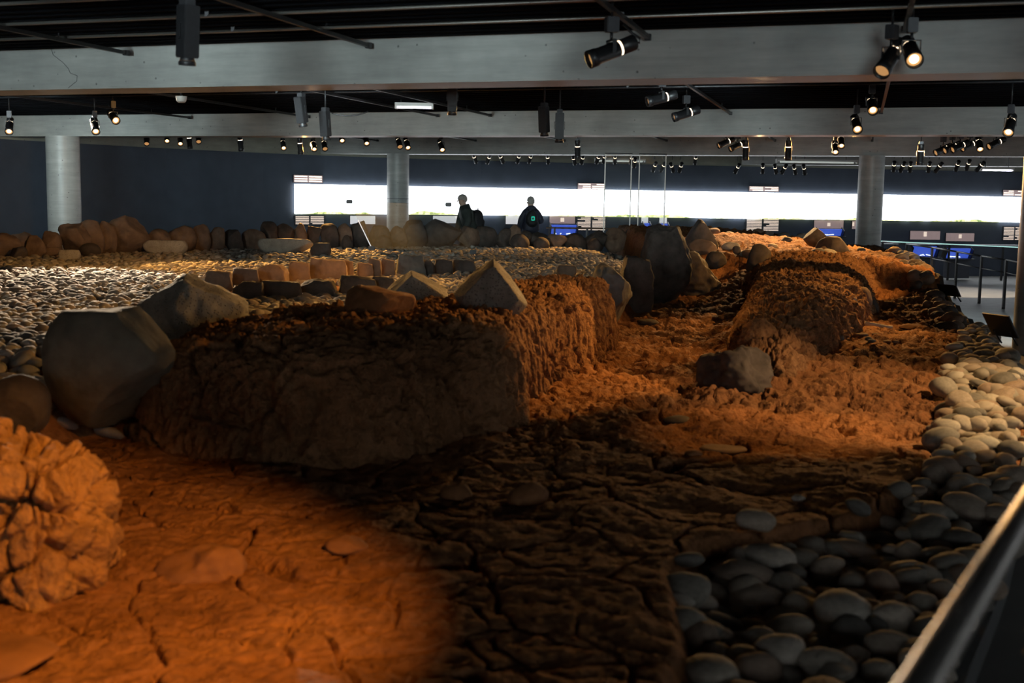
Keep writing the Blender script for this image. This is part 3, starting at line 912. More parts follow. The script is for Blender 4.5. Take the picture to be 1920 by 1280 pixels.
rock_px('boulder', (-30, 702, 88, 812), 16, M_DARKSTONE, 'dark boulder at the left picture edge above the lit block', Y=7.0, depth=0.9, cuts=4, rough=0.06, sub=5)
rock_px('boulder', (1104, 497, 1190, 606), 17, M_GREYSTONE, 'leaning grey slab at the rear end of the turf wall', Y=14.6, depth=0.9, cuts=6, rough=0.16, sub=5, dmin=0.55,
        planes=[((0.6, 0, 0.8), 0.6)])
rock_px('boulder', (1160, 480, 1226, 590), 18, M_DARKSTONE, 'dark upright stone behind the leaning grey slab', Y=16.2, depth=1.0, cuts=3, rough=0.18, sub=5, dmin=0.7, planes=[((0.1, 0, 1), 0.55), ((-1, 0, 0.3), 0.65), ((1, 0, 0.2), 0.65)])
rock_px('boulder', (1204, 426, 1296, 562), 19, M_DARKSTONE, 'tallest dark boulder at the end of the trench', Y=17.6, depth=1.0, cuts=3, rough=0.2, sub=5, dmin=0.7,
        planes=[((0, 0, 1), 0.55), ((-1, 0, 0.15), 0.6), ((0.7, -0.2, 0.65), 0.72), ((0, -1, 0.2), 0.6)])
rock_px('boulder', (1255, 474, 1352, 566), 20, M_DARKSTONE, 'dark sloping boulder right of the tallest dark boulder', Y=18.6, depth=1.0, cuts=6, rough=0.2, sub=5, dmin=0.6, planes=[((0.75, -0.2, 0.65), 0.7)])
rock_px('boulder', (1278, 411, 1346, 478), 21, M_DARKSTONE, 'pointed standing stone rising before the navy wall', Y=21.5, depth=0.8, cuts=2, rough=0.06, sub=4, planes=[((0.8, 0, 0.6), 0.48), ((-0.8, 0, 0.55), 0.5)])
rock_px('boulder', (1286, 448, 1342, 482), 22, M_BROWNSTONE, 'rounded brown stone at the foot of the pointed standing stone', Y=20.6, depth=0.9, cuts=4, rough=0.07, sub=4)
rock_px('boulder', (1322, 470, 1362, 505), 23, M_DARKSTONE, 'small dark tilted stone beside the hollow', Y=19.8, depth=0.8, cuts=5, rough=0.07, sub=4, tilt=(0, 0.5))
rock_px('boulder', (1398, 456, 1446, 516), 24, M_DARKSTONE, 'dark upright stone in the middle of the far bank', Y=19.3, depth=0.8, cuts=5, rough=0.08, sub=4)
rock_px('boulder', (1372, 460, 1388, 476), 25, M_DARKSTONE, 'small dark knob of stone left of the upright bank stone', Y=20.8, cuts=4, sub=3)
rock_px('boulder', (1504, 427, 1550, 460), 26, M_DARKSTONE, 'pointed dark stone near the right column', Y=22.6, depth=0.9, cuts=2, rough=0.06, sub=4, planes=[((0.7, 0, 0.7), 0.4), ((-0.7, 0, 0.7), 0.45)])
rock_px('boulder', (1528, 443, 1592, 484), 27, M_DARKSTONE, 'dark slab beside the pointed stone near the right column', Y=21.6, depth=0.9, cuts=4, rough=0.08, sub=4)
# end stone of the ridge and stones built into it
rock_px('boulder', (1314, 655, 1472, 750), 28, M_DARKSTONE, 'dark knobbly boulder at the near end of the turf ridge', Y=9.95, depth=0.75, cuts=6, rough=0.3, sub=5,
        planes=[((0.75, -0.5, 0.4), 0.6)])
rock_px('boulder', (1388, 598, 1462, 668), 29, M_TURF, 'brown lump on the ridge above its dark end boulder', Y=10.9, depth=0.8, cuts=4, rough=0.14, sub=5)
rock_px('boulder', (1520, 606, 1566, 662), 30, M_GREYSTONE, 'grey block set in the right flank of the ridge', Y=12.6, depth=0.8, cuts=6, rough=0.05, sub=4)
rock_px('boulder', (1560, 618, 1590, 662), 31, M_DARKSTONE, 'small dark block beside the grey ridge block', Y=12.9, depth=0.9, cuts=6, rough=0.05, sub=4)
rock_px('boulder', (1578, 556, 1624, 606), 32, M_PALESTONE, 'pale flat faced slab leaning on the ridge', Y=14.6, depth=0.5, cuts=4, rough=0.04, sub=4, planes=[((0.5, -0.8, 0.3), 0.5)])
rock_px('boulder', (1600, 538, 1638, 584), 33, M_BROWNSTONE, 'brown stone above the pale slab on the ridge', Y=15.4, depth=0.8, cuts=5, rough=0.08, sub=4)
rock_px('boulder', (1622, 556, 1652, 600), 34, M_DARKSTONE, 'dark stone right of the pale slab', Y=16.2, depth=0.8, cuts=5, rough=0.08, sub=4)
# loose stones on the clay
def loose(box, seed, mat, label, z=0.0, **kw):
    kw.setdefault('cuts', 4); kw.setdefault('rough', 0.08); kw.setdefault('sub', 4)
    flat = kw.pop('flat', 0.62)
    p = PZ((box[0]+box[2])/2, box[3], z)
    o = rock_px('loose_stone', box, seed, mat, label, Y=p.y+0.04, sink=0.3, **kw)
    o.scale = (1, 1, flat)
    o.location.z = gz(o.location.x, o.location.y)+0.012
    return o
loose((284, 1003, 458, 1082), 41, M_CLAYSTONE, 'rough brown stone lump on the glowing clay floor', rough=0.3, cuts=8, flat=1.25, planes=[((-0.5, -0.5, 0.6), 0.5)])
loose((608, 985, 690, 1034), 42, M_CLAYSTONE, 'flat rounded stone in the orange clay')
loose((958, 884, 1038, 938), 43, M_CLAYSTONE, 'dark rounded stone at the foot of the turf wall', flat=1.0)
loose((830, 885, 890, 925), 44, M_CLAYSTONE, 'brown stone half buried before the turf wall corner', flat=0.9)
loose((742, 905, 768, 930), 45, M_CLAYSTONE, 'small pale brown stone before the turf wall')
loose((1324, 812, 1414, 842), 46, M_BROWNSTONE, 'thin pale slab lying on the clay in the middle right', depth=0.9, flat=0.4, planes=[((0, 0, 1), 0.5)])
loose((1252, 768, 1312, 794), 47, M_DARKSTONE, 'flat dark stone on the lit clay before the ridge')
loose((1040, 1062, 1136, 1100), 48, M_CLAYSTONE, 'low dark stone in the shaded clay at the front')
loose((1692, 599, 1742, 617), 49, M_CLAYSTONE, 'long orange brown stone right of the bones', z=0.1)
loose((1502, 918, 1530, 932), 50, M_PALESTONE, 'tiny pale stone on the dark clay at the right')
rock('flat_slab', (-1.78, 4.02, 0.0), (0.24, 0.2, 0.05), 51, M_CLAYSTONE, 'flat pale stone in the lower left picture corner', rough=0.05, cuts=5, sub=4)
loose((1296, 838, 1330, 852), 52, M_CLAYSTONE, 'small brown stone beside the thin pale slab')
loose((1198, 582, 1240, 604), 53, M_DARKSTONE, 'low stone in the trench below the dark boulders', z=0.06)
for k, b in enumerate([(1612, 630, 1634, 640), (1628, 634, 1645, 646), (1641, 628, 1655, 637), (1648, 636, 1668, 648), (1662, 640, 1680, 650), (1600, 622, 1615, 632), (1680, 644, 1694, 652), (1634, 648, 1650, 656)]):
    loose(b, 60+k, (M_BROWNSTONE, M_GREYSTONE)[k % 2], ordn(k)+' small stone of the scatter below the bones, counted from the left' if k < 8 else '', z=0.08, sub=3, group='small stones scattered below the bones')
# flat slabs lying on the pebble floor
def slab(box, seed, mat, label, z=0.5, **kw):
    kw.setdefault('rough', 0.05)
    p = PZ((box[0]+box[2])/2, box[3], z)
    return rock_px('flat_slab', box, seed, mat, label, Y=p.y, sink=0.3, sub=4, cuts=4, planes=[((0, 0, 1), 0.55), ((0, -1, 0.2), 0.5)], **kw)
slab((270, 450, 354, 476), 71, M_PALESTONE, 'long pale slab on the pebbles below the far stone row', depth=0.4)
slab((112, 468, 152, 488), 72, M_PALESTONE, 'short pale stone lying on the pebbles at far left', depth=0.7)
slab((76, 463, 118, 480), 73, M_BROWNSTONE, 'brown flat stone behind the short pale stone', depth=0.7)
slab((486, 447, 588, 474), 74, M_PALESTONE, 'mottled long slab on the pebbles in front of the dark stone row', depth=0.35)
slab((582, 455, 622, 481), 75, M_DARKSTONE, 'dark block at the right end of the mottled slab', depth=0.6)
slab((798, 438, 822, 452), 76, M_BROWNSTONE, 'small orange stone below the far stone row, left of the walker', depth=0.7)
slab((1044, 497, 1082, 518), 77, M_BROWNSTONE, 'rounded stone on the pebbles left of the dark boulders', depth=0.8)

# far row of stones
ROW = [(-40, 436, 46), (14, 436, 92), (46, 440, 88), (74, 431, 116), (110, 419, 172), (146, 411, 200), (186, 413, 220), (203, 404, 282), (272, 430, 322), (314, 422, 368), (364, 419, 396), (392, 424, 424),
       (418, 429, 458), (452, 429, 502), (488, 416, 522), (518, 419, 550), (546, 419, 577), (573, 423, 603), (598, 417, 638), (632, 419, 662), (657, 414, 693), (688, 422, 733), (726, 424, 764),
       (752, 411, 802), (786, 412, 864), (856, 424, 900), (892, 424, 934), (926, 427, 962), (950, 420, 978), (968, 432, 1000), (990, 436, 1034), (1024, 438, 1064), (1058, 437, 1098), (1094, 431, 1138), (1132, 427, 1176), (1168, 429, 1212)]
for k, (x0, yt, x1) in enumerate(ROW):
    xc = (x0+x1)/2
    Yr = float(np.interp(xc, [0, 280, 500, 700, 900, 1210], [19.3, 21.5, 23.5, 25.0, 26.0, 26.4]))
    if k in (1,): Yr += 0.9
    yb = project((0, Yr, 0.46))[1] + (xc-960)*0.0165
    rock_px('row_stone', (x0, yt, x1, yb), 100+k, (M_BROWNSTONE if k < 12 else (M_DARKSTONE, M_BROWNSTONE, M_DARKSTONE)[k % 3]), ordn(k)+' stone from the left in the far row of boulders', Y=Yr-0.1, depth=0.9,
            group='boulders of the far stone row', sub=4, cuts=7, rough=0.13, sink=0.1, dmin=0.55, dmax=0.85)
# lower tier stones in the shade of the row
for k, (x0, yt, x1) in enumerate([(20, 462, 52), (150, 455, 190), (640, 440, 662), (700, 440, 735), (955, 438, 992), (1000, 444, 1030), (1100, 446, 1130)]):
    xc = (x0+x1)/2
    Yr = float(np.interp(xc, [0, 280, 500, 700, 900, 1210], [19.3, 21.5, 23.5, 25.0, 26.0, 26.4]))-0.5
    yb = project((0, Yr, 0.46))[1] + (xc-960)*0.0165
    rock_px('row_stone', (x0, yt, x1, yb), 160+k, M_DARKSTONE, ordn(k)+' of the smaller stones lying against the far stone row, from the left', Y=Yr, depth=0.9, group='small stones against the far row', sub=3, cuts=4, rough=0.07)
# long hearth: two rows of kerb stones on the pebble floor
HB = [(384, 507, 436), (434, 502, 486), (484, 495, 542), (540, 490, 582), (578, 484, 652), (640, 487, 664), (668, 492, 700), (690, 484, 716), (714, 485, 742), (742, 477, 798), (784, 487, 816), (814, 486, 850), (846, 487, 892)]
for k, (x0, yt, x1) in enumerate(HB):
    xc = (x0+x1)/2
    Yr = float(np.interp(xc, [400, 650, 900], [13.9, 15.8, 17.4]))
    yb = project((0, Yr, 0.46))[1] + (xc-960)*0.0165
    rock_px('hearth_stone', (x0, yt, x1, yb), 200+k, M_BROWNSTONE if k < 9 else M_GREYSTONE if k == 9 else M_DARKSTONE, ordn(k)+' stone from the left in the rear edging row of the hearth', Y=Yr-0.05, depth=0.5,
            group='rear edging stones of the hearth', sub=4, cuts=5, rough=0.16, sink=0.2, dmin=0.6, dmax=0.9, rz=0.25*math.sin(k*2.3), planes=[((1, 0, 0.1), 0.72), ((-1, 0, 0.1), 0.72), ((0, -1, 0.1), 0.65), ((0.1, 0, 1), 0.68)])
HF = [(436, 527, 496), (488, 526, 566), (560, 524, 640), (634, 516, 706), (696, 518, 742)]
for k, (x0, yt, x1) in enumerate(HF):
    xc = (x0+x1)/2
    Yr = float(np.interp(xc, [440, 740], [12.4, 13.6]))
    yb = project((0, Yr, 0.46))[1] + (xc-960)*0.0165
    rock_px('hearth_stone', (x0, yt, x1, yb), 220+k, M_DARKSTONE, ordn(k)+' stone from the left in the dark front edging row of the hearth', Y=Yr-0.05, depth=0.45,
            group='front edging stones of the hearth', sub=4, cuts=5, rough=0.16, sink=0.2, dmin=0.6, dmax=0.9, rz=0.25*math.sin(k*2.3), planes=[((1, 0, 0.1), 0.72), ((-1, 0, 0.1), 0.72), ((0, -1, 0.1), 0.65), ((0.1, 0, 1), 0.68)])
# rubble on the far bank
rb = random.Random(3)
for k in range(26):
    x = rb.uniform(2.9, 6.6); y = rb.uniform(20.6, 26.0)
    s = rb.uniform(0.05, 0.13)
    rock('bank_stone', (x, y, gz(x, y)+s*0.2), (s*1.3, s, s*0.7), 300+k, (M_BROWNSTONE, M_GREYSTONE, M_PALESTONE)[k % 3], 'small stone lying scattered on the lit far bank', 'small stones on the far bank', rz=rb.uniform(0, 6), sub=3, cuts=4)
for k in range(64):
    y = rb.uniform(14.5, 24.0); x = float(edge_x(y))-rb.uniform(0.08, 0.4)
    s = rb.uniform(0.05, 0.12)
    rock('bank_stone', (x, y, gz(x, y)+s*0.2), (s*1.3, s, s*0.8), 340+k, (M_DARKSTONE, M_BROWNSTONE)[k % 2], 'rough stone along the outer right edge of the dig', 'rough stones along the right edge of the dig', rz=rb.uniform(0, 6), sub=3, cuts=5)

# ------------------------------------------------------------------ cobbles and pebbles
def pebble_mesh(seed, sub, name='pebble'):
    v, f = ico(sub); v = v.copy(); r = np.random.RandomState(seed)
    for k in range(2):
        n = r.normal(size=3); n /= np.linalg.norm(n); h = v@n; dd = r.uniform(0.6, 0.85); m = h > dd
        v[m] -= np.outer(h[m]-dd, n)*0.6
    v = v+v*(0.10*fbm(v*0.9+seed*5.1, 2))[:, None]
    return v, f
bpy.context.view_layer.update()
def bvh_of(objs):
    vv = []; ff = []; b = 0
    for o in objs:
        me = o.data; n = len(me.vertices); co = np.empty(n*3, np.float32); me.vertices.foreach_get('co', co); co = co.reshape(-1, 3)
        Mw = np.array(o.matrix_world); co = co@Mw[:3, :3].T+Mw[:3, 3]
        k = len(me.polygons[0].vertices)
        li = np.empty(len(me.loops), np.int32); me.loops.foreach_get('vertex_index', li)
        vv.append(co); ff.append((li.reshape(-1, k)+b)); b += n
    polys = []
    for a in ff: polys += a.tolist()
    return BVHTree.FromPolygons(np.concatenate(vv).tolist(), polys)
OCC = bvh_of([WALL_A, RIDGE, BLOCK]+[o for o in bpy.data.objects if o.name.startswith(('boulder', 'hearth_stone', 'row_stone', 'loose_stone'))])
def seen(p):
    x, y, dd = project(p)
    if not (-15 < x < 1935 and -15 < y < 1295): return False
    d = Vector(p)-CAM; L = d.length
    return OCC.ray_cast(CAM, d.normalized(), L-0.1)[0] is None
def scatter(kind, spots, mat, label, group, cat, name, stufflabel, nkeep=300, sub_near=3, sub_far=1):
    """spots: (x,y,z,rx,ry,rz, sx,sy,sz). The largest seen ones become objects, the rest one mesh."""
    ranked = sorted(range(len(spots)), key=lambda i: -(spots[i][6]/spots[i][1]))
    keep = []
    for i in ranked:
        if len(keep) >= nkeep: break
        if seen((spots[i][0], spots[i][1], spots[i][2]+spots[i][8]*0.6)): keep.append(i)
    near = []
    for s in range(10):
        v, f = pebble_mesh(s, sub_near); me = mesh_np('pebble', v, f); me.materials.append(mat); near.append(me)
    ks = set(keep)
    for i in keep:
        x, y, z, rx, ry, rz, sx, sy, sz = spots[i]
        o = bpy.data.objects.new(name, near[i % 10]); COL.objects.link(o)
        o.location = (x, y, z); o.rotation_euler = (rx, ry, rz); o.scale = (sx, sy, sz)
        lb, gp = label(spots[i]) if callable(label) else (label, group)
        tag(o, lb, cat, gp)
    far = [pebble_mesh(s, sub_far) for s in range(10)]
    vs = []; fs = []; b = 0
    for i in range(len(spots)):
        if i in ks: continue
        x, y, z, rx, ry, rz, sx, sy, sz = spots[i]
        v, f = far[i % 10]
        cx, s_x = math.cos(rx), math.sin(rx); cy, s_y = math.cos(ry), math.sin(ry); cz, s_z = math.cos(rz), math.sin(rz)
        R = np.array([[cz, -s_z, 0], [s_z, cz, 0], [0, 0, 1]])@np.array([[cy, 0, s_y], [0, 1, 0], [-s_y, 0, cy]])@np.array([[1, 0, 0], [0, cx, -s_x], [0, s_x, cx]])
        vs.append((v*np.array([sx, sy, sz]))@R.T+np.array([x, y, z])); fs.append(f+b); b += len(v)
    if vs:
        o = link(name+'s', mesh_np(name+'s', np.concatenate(vs), np.concatenate(fs)), mat)
        tag(o, stufflabel, cat, None, 'stuff')
# right border cobbles
WBVH = bvh_of([WALL_A])
rc = random.Random(17); spots = []
y = 2.6
while y < 14.6:
    st = 0.115
    x0 = float(cob_x(y))+rc.uniform(0.0, 0.08); x1 = float(edge_x(y))-0.01
    x = x0
    while x < x1:
        for layer in range(2):
            if layer and rc.random() > 0.42: continue
            s = rc.uniform(0.045, 0.085)*(1.5 if rc.random() < 0.14 else 1)
            px = x+rc.uniform(-0.05, 0.05); py = y+rc.uniform(-0.05, 0.05)
            zz = gz(min(px, float(edge_x(py))-0.02), py)
            spots.append((px, py, zz+s*0.32+layer*0.06, rc.uniform(-0.35, 0.35), rc.uniform(-0.35, 0.35), rc.uniform(0, 6.3), s*rc.uniform(1.05, 1.45), s, s*rc.uniform(0.5, 0.8)))
        x += st*rc.uniform(0.9, 1.25)
    y += st
p = PZ(1553, 1218, -0.04)
rock('beach_cobble', (p.x, p.y, gz(p.x, p.y)+0.10), (0.11, 0.085, 0.035), 82, M_PALESTONE, 'large pale flat cobble lying on the foreground cobbles', None, 'cobble', cuts=0, rough=0.05, tilt=(0.35, 0.1))
def cob_label(sp):
    y = sp[1]
    if y < 5.4: return 'shaded grey beach cobble in the foreground bed at the lower right', 'shaded foreground cobbles'
    if y < 7.2: return 'dim beach cobble where the border bends beside the handrail', 'cobbles at the bend of the border'
    if y < 10.2: return 'warmly lit beach cobble in the heap along the right picture edge', 'warmly lit cobbles of the border'
    return 'beach cobble at the far tip of the border near the information board', 'cobbles at the far tip of the border'
scatter('cobble', spots, M_COBBLE, cob_label, None, 'cobble', 'beach_cobble', 'remaining small rounded cobbles of the border along the handrail', 300, 3, 2)
# pebble floor inside the house
spots = []
y = 7.6
while y < 26.6:
    st = 0.105+0.0022*max(0, y-9)
    xl = -0.435*y-0.4; xr = float(np.interp(y, [7.6, 8.6, 9.6, 11, 13, 14.8, 17, 19, 22, 26.6], [-2.7, -1.0, -0.6, 0.1, 0.6, 1.0, 1.55, 2.0, 2.3, 2.2]))
    x = xl+rc.uniform(0, st)
    while x < xr:
        px = x+rc.uniform(-0.045, 0.045); py = y+rc.uniform(-0.045, 0.045)
        hx = (px/py*FPX+960)
        hearth = 12.75+(hx-440)/300*1.2 < py < 13.75+(hx-400)/250*1.6 and 420 < hx < 700 and rc.random() < 0.93
        rowY = float(np.interp(hx, [0, 280, 500, 700, 900, 1210], [19.3, 21.5, 23.5, 25.0, 26.0, 26.4]))
        if not hearth and py < rowY+0.2 and WBVH.ray_cast(Vector((px, py, 3)), Vector((0, 0, -1)), 2.6)[0] is None:
            s = rc.uniform(0.042, 0.075)
            spots.append((px, py, gz(px, py)+s*0.42, rc.uniform(-0.6, 0.6), rc.uniform(-0.6, 0.6), rc.uniform(0, 6.3), s*rc.uniform(1.1, 1.6), s*1.0, s*rc.uniform(0.5, 0.8)))
        x += st*rc.uniform(0.85, 1.2)
    y += st*0.95
scatter('pebble', spots, M_PEBBLE, 'pale grey pebble on the pebble floor behind the boulders', 'nearest pebbles of the pebble floor', 'pebble', 'floor_pebble', 'bed of pale pebbles covering the floor behind the turf wall', 300, 2, 1)

# ------------------------------------------------------------------ bones by the ridge
def curve_tube(name, pts, radii, mat, parent=None, n=10):
    v = []; f = []
    P3 = [Vector(p) for p in pts]
    for i, p in enumerate(P3):
        d = (P3[min(i+1, len(P3)-1)]-P3[max(i-1, 0)]).normalized()
        u = d.cross(Vector((0, 0, 1)));  u = u.normalized() if u.length > 1e-3 else Vector((1, 0, 0)); w = d.cross(u)
        for k in range(n):
            t = 2*math.pi*k/n; v.append(tuple(p+(u*math.cos(t)+w*math.sin(t))*radii[i]))
    for i in range(len(P3)-1):
        for k in range(n):
            f.append((i*n+k, i*n+(k+1) % n, (i+1)*n+(k+1) % n, (i+1)*n+k))
    f.append(tuple(reversed(range(n)))); f.append(tuple((len(P3)-1)*n+k for k in range(n)))
    me = bpy.data.meshes.new(name); me.from_pydata(v, [], f); me.polygons.foreach_set('use_smooth', [True]*len(f)); me.update()
    return link(name, me, mat, parent)
Yb = 14.2
pts = [P(px, py, Yb-0.0*i) for i, (px, py) in enumerate([(1607, 603), (1600, 607), (1596, 615), (1596, 624), (1601, 632), (1610, 639), (1620, 645)])]
tag(curve_tube('curved_bone', pts, [0.030, 0.034, 0.032, 0.028, 0.024, 0.02, 0.012], M_BONE), 'curved pale bone at the foot of the ridge', 'bone')
pts = [P(px, py, 14.0) for px, py in [(1622, 606), (1640, 608), (1658, 612), (1672, 615)]]
tag(curve_tube('long_bone', pts, [0.026, 0.018, 0.02, 0.03], M_BONE), 'straight pale bone lying right of the curved bone', 'bone')

# ------------------------------------------------------------------ handrails
root = empty('handrail', (0, 0, 0))
A = PZ(1722, 1285, 1.0); Bq = PZ(1940, 925, 1.0); dr = (Bq-A).normalized()
a = A-dr*1.4; b = A+dr*3.4
MB().tube(a, b, 0.025, 28).build('rail_tube', M_STEEL, root)
nrm = Vector((dr.y, -dr.x, 0))
for t in (-0.9, 2.1, 3.2):
    q = A+dr*t
    zf = float(floor_z(q.x, q.y))
    MB().box((q.x+nrm.x*0.06, q.y+nrm.y*0.06, (0.9+zf)/2), (0.05, 0.012, 0.9-zf), Matrix.Rotation(math.atan2(dr.y, dr.x), 3, 'Z')).build('post', M_DGREY, root)
    MB().tube((q.x+nrm.x*0.06, q.y+nrm.y*0.06, 0.88), (q.x, q.y, 0.985), 0.008, 8).build('bracket', M_DGREY, root)
tag(root, 'brushed steel handrail tube in the lower right corner', 'handrail')
# far railings
def railing(tops, zfloor_fn, label, mat, lower=0.3, posts=None):
    root = empty('railing', tops[0])
    o = root.location.copy()
    MBm = MB()
    for a, b in zip(tops[:-1], tops[1:]): MBm.tube(a-o, b-o, 0.02, 8)
    MBm.build('top_rail', mat, root)
    MBm = MB()
    for a, b in zip(tops[:-1], tops[1:]): MBm.tube(a-o-Vector((0, 0, lower)), b-o-Vector((0, 0, lower)), 0.012, 8)
    MBm.build('lower_rail', mat, root)
    for i, a in enumerate(posts or tops):
        zf = zfloor_fn(a)
        MB().box((a.x-o.x, a.y-o.y, (a.z+zf)/2-o.z), (0.045, 0.07, a.z-zf)).build('post', M_BLACK, root)
        MB().tube((a.x-o.x, a.y-o.y, zf-o.z-0.0), (a.x-o.x, a.y-o.y, zf-o.z+0.05), 0.035, 8).build('foot', M_BLACK, root)
    tag(root, label, 'railing')
tops = [P(1655, 453, 34.0), P(1700, 457.5, 32.0), P(1748, 464, 30.5), P(1795, 472, 28.6), P(1841, 480, 27.2), P(1887, 487, 25.9), P(1935, 497, 24.6)]
railing(tops, lambda a: float(floor_z(a.x, a.y)), 'dark railing with posts along the walkway at the far right', M_DGREY, 0.27)
tops = [P(1024, 427, 28.6), P(1040, 427, 28.6), P(1101, 428, 28.6), P(1165, 429, 28.6), P(1180, 429.5, 28.6)]
railing(tops, lambda a: float(floor_z(a.x, a.y)), 'brown railing behind the far stone row before the blue case', M_BROWNSTONE, 0.4, tops[1:4])
# information boards on the right edge
def board(c, w, h, rz, tilt, label):
    root = empty('information_board', c, rz)
    R = Matrix.Rotation(tilt, 3, 'X')
    MB().box((0, 0, 0), (w, 0.02, h), R).build('panel', M_DGREY, root, 0.004)
    MB().box((0, -0.012, 0), (w*0.9, 0.004, h*0.9), R).build('face', M_BLACK, root)
    for s in (-0.3, 0.3):
        MB().tube((s*w, 0.02, -h*0.2), (s*w-0.02, 0.16, -h*0.5-0.06), 0.01, 8).build('arm', M_BLACK, root)
    tag(root, label, 'sign')
board(P(1779, 544, 17.6), 0.36, 0.20, math.radians(-62), 0.6, 'dark tilted information board farther along the dig edge')
board(P(1876, 610, 12.6), 0.36, 0.28, math.radians(-66), 0.6, 'dark tilted information board beside the nearer cobbles')

# ------------------------------------------------------------------ glass: hanging sheets and tilted panel
def hang_glass(x0, x1, yb, Y, label):
    root = empty('hanging_glass', P((x0+x1)/2, 400, Y))
    o = root.location
    zt = BEAM_B-0.02
    a = P(x0, 380, Y); b = P(x1, 380, Y); zb = P((x0+x1)/2, yb, Y).z
    MB().box(((a.x+b.x)/2-o.x, 0, (zt+zb)/2-o.z), (b.x-a.x, 0.012, zt-zb)).build('pane', M_GLASS, root)
    for q in (a, b):
        MB().box((q.x-o.x, 0, (zt+zb)/2-o.z), (0.022, 0.03, zt-zb)).build('edge_profile', M_STEEL, root)
    MB().box(((a.x+b.x)/2-o.x, 0, zt-o.z), (b.x-a.x+0.03, 0.04, 0.03)).build('top_clamp', M_BLACK, root)
    tag(root, label, 'glass panel')
hang_glass(1133, 1182, 437, 28.2, 'hanging glass sheet with steel edges, left of the pair')
hang_glass(1197, 1246, 430, 28.2, 'hanging glass sheet with steel edges, right of the pair')
b1 = P(697, 465, 22.6); t1 = P(655, 378, 23.1); b2 = P(887, 472, 22.2); t2 = b2+(t1-b1)
root = empty('tilted_glass_panel', b1)
nn = (b2-b1).cross(t1-b1).normalized()*0.005
o0 = b1
m = MB()
vv = [b1, b2, t2, t1]
k = [p-o0-nn for p in vv]+[p-o0+nn for p in vv]
m.v = [tuple(p) for p in k]; m.f = [(0, 3, 2, 1), (4, 5, 6, 7), (0, 1, 5, 4), (1, 2, 6, 5), (2, 3, 7, 6), (3, 0, 4, 7)]; m.s = [False]*6
m.build('pane', M_HAZEGLASS, root)
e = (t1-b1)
MB().tube((0, 0, 0), e*0.60, 0.009, 6).build('edge_glint_rod', emit('edge_glint', (0.9, 0.95, 1.0), 0.7, (0.6, 0.6, 0.6)), root)  # emissive rod painting the glint on the pane's left edge
for p in vv:
    r_ = MB().box(p-o0, (0.115, 0.06, 0.075)).build('corner_fitting', M_BLACK, root, 0.01)
for p in (b1, b2):
    g0 = gz(p.x, p.y+0.05)
    MB().tube(p-o0, Vector((p.x+0.06, p.y-0.05, g0-0.02))-o0, 0.008, 6).build('leg', M_STEEL, root)
tag(root, 'tilted see-through panel with black corner fittings standing in the pebbles', 'glass panel')
# small lamp standing in the stones at the left
p = PZ(172, 466, 0.5)
root = empty('ground_lamp', p)
MB().tube((0, 0, 0), (0.01, 0, 0.12), 0.012, 8).build('stem', M_STEEL, root)
MB().tube((0.01, 0, 0.12), (-0.01, -0.04, 0.15), 0.03, 10).build('head', M_WHITEP, root)
tag(root, 'tiny pale ground marker shining among the boulders at the left', 'marker')
# ------------------------------------------------------------------ track lights
SLOPE = 0.28
def ztrack(): return 2.93
track_lines = {0: [-9.2, -7.3, -4.54, -1.84, 0.28, 2.6], 1: [-12.5, -9.9, -7.3, -6.3, -2.1, 0.25, 2.6, 4.4], 2: [-12.4, -9.6, -7.2, -4.6, -2.0, 0.2, 2.4]}
bayn = ['nearest ceiling bay', 'second ceiling bay', 'third ceiling bay']
for bay in (0, 1, 2):
    y0 = {0: 5.5, 1: BEAM_Y[0], 2: BEAM_Y[1]}[bay]; y1 = BEAM_Y[bay]
    for k, x0 in enumerate(track_lines[bay]):
        # intersect x = x0 + SLOPE*y with the beam lines
        ya = y0 if bay == 0 else (y0+BEAM_W*1.07-BEAM_K*x0)/(1+BEAM_K*SLOPE)+0.08
        yb = (y1-BEAM_K*x0)/(1+BEAM_K*SLOPE)-0.10
        a = Vector((x0+SLOPE*ya, ya, 2.93)); b = Vector((x0+SLOPE*yb, yb, 2.93))
        root = empty('lighting_track', a)
        R = Matrix.Rotation(math.atan2((b-a).y, (b-a).x), 3, 'Z')
        MB().box((b-a)/2, ((b-a).length, 0.036, 0.034), R).build('rail', M_BLACK, root)
        for t in (0.15, 0.5, 0.85): MB().tube((b-a)*t, (b-a)*t+Vector((0, 0, 0.08)), 0.008, 6).build('hanger', M_DGREY, root)
        MB().box((b-a), (0.05, 0.05, 0.05), R).build('end_cap', M_BLACK, root)
        tag(root, 'black lighting track under the %s, %s from the left' % (bayn[bay], ordn(k)), 'track', 'ceiling lighting tracks')

# fixture prototypes (axis -Z is the beam direction)
body_me = MB().lathe([(0.001, 0.20), (0.052, 0.20), (0.058, 0.19), (0.058, 0.085), (0.052, 0.08), (0.052, 0.062), (0.060, 0.058), (0.060, -0.12), (0.066, -0.125), (0.066, -0.19), (0.058, -0.19), (0.056, -0.15)], 20).mesh('body')
body_me.materials.append(M_BLACK)
box_me = MB().box((0, 0, 0.03), (0.115, 0.115, 0.34)).lathe([(0.045, -0.13), (0.048, -0.155), (0.058, -0.17), (0.058, -0.19), (0.052, -0.19), (0.05, -0.15)], 16).mesh('body', 0.006)
box_me.materials.append(M_BLACK)
lens_me = MB().disc(0.036, -0.160, 20).mesh('lens'); lens_me.materials.append(M_LENS)
dim_me = MB().disc(0.055, -0.158, 20).mesh('lens'); dim_me.materials.append(M_LENSDIM)
glow_me = MB().disc(0.055, -0.156, 20).mesh('glow_disc'); glow_me.materials.append(emit('lamp_glow_disc', (1.0, 0.5, 0.16), 0.85))  # dim emissive disc painting the soft glow around a lit lens
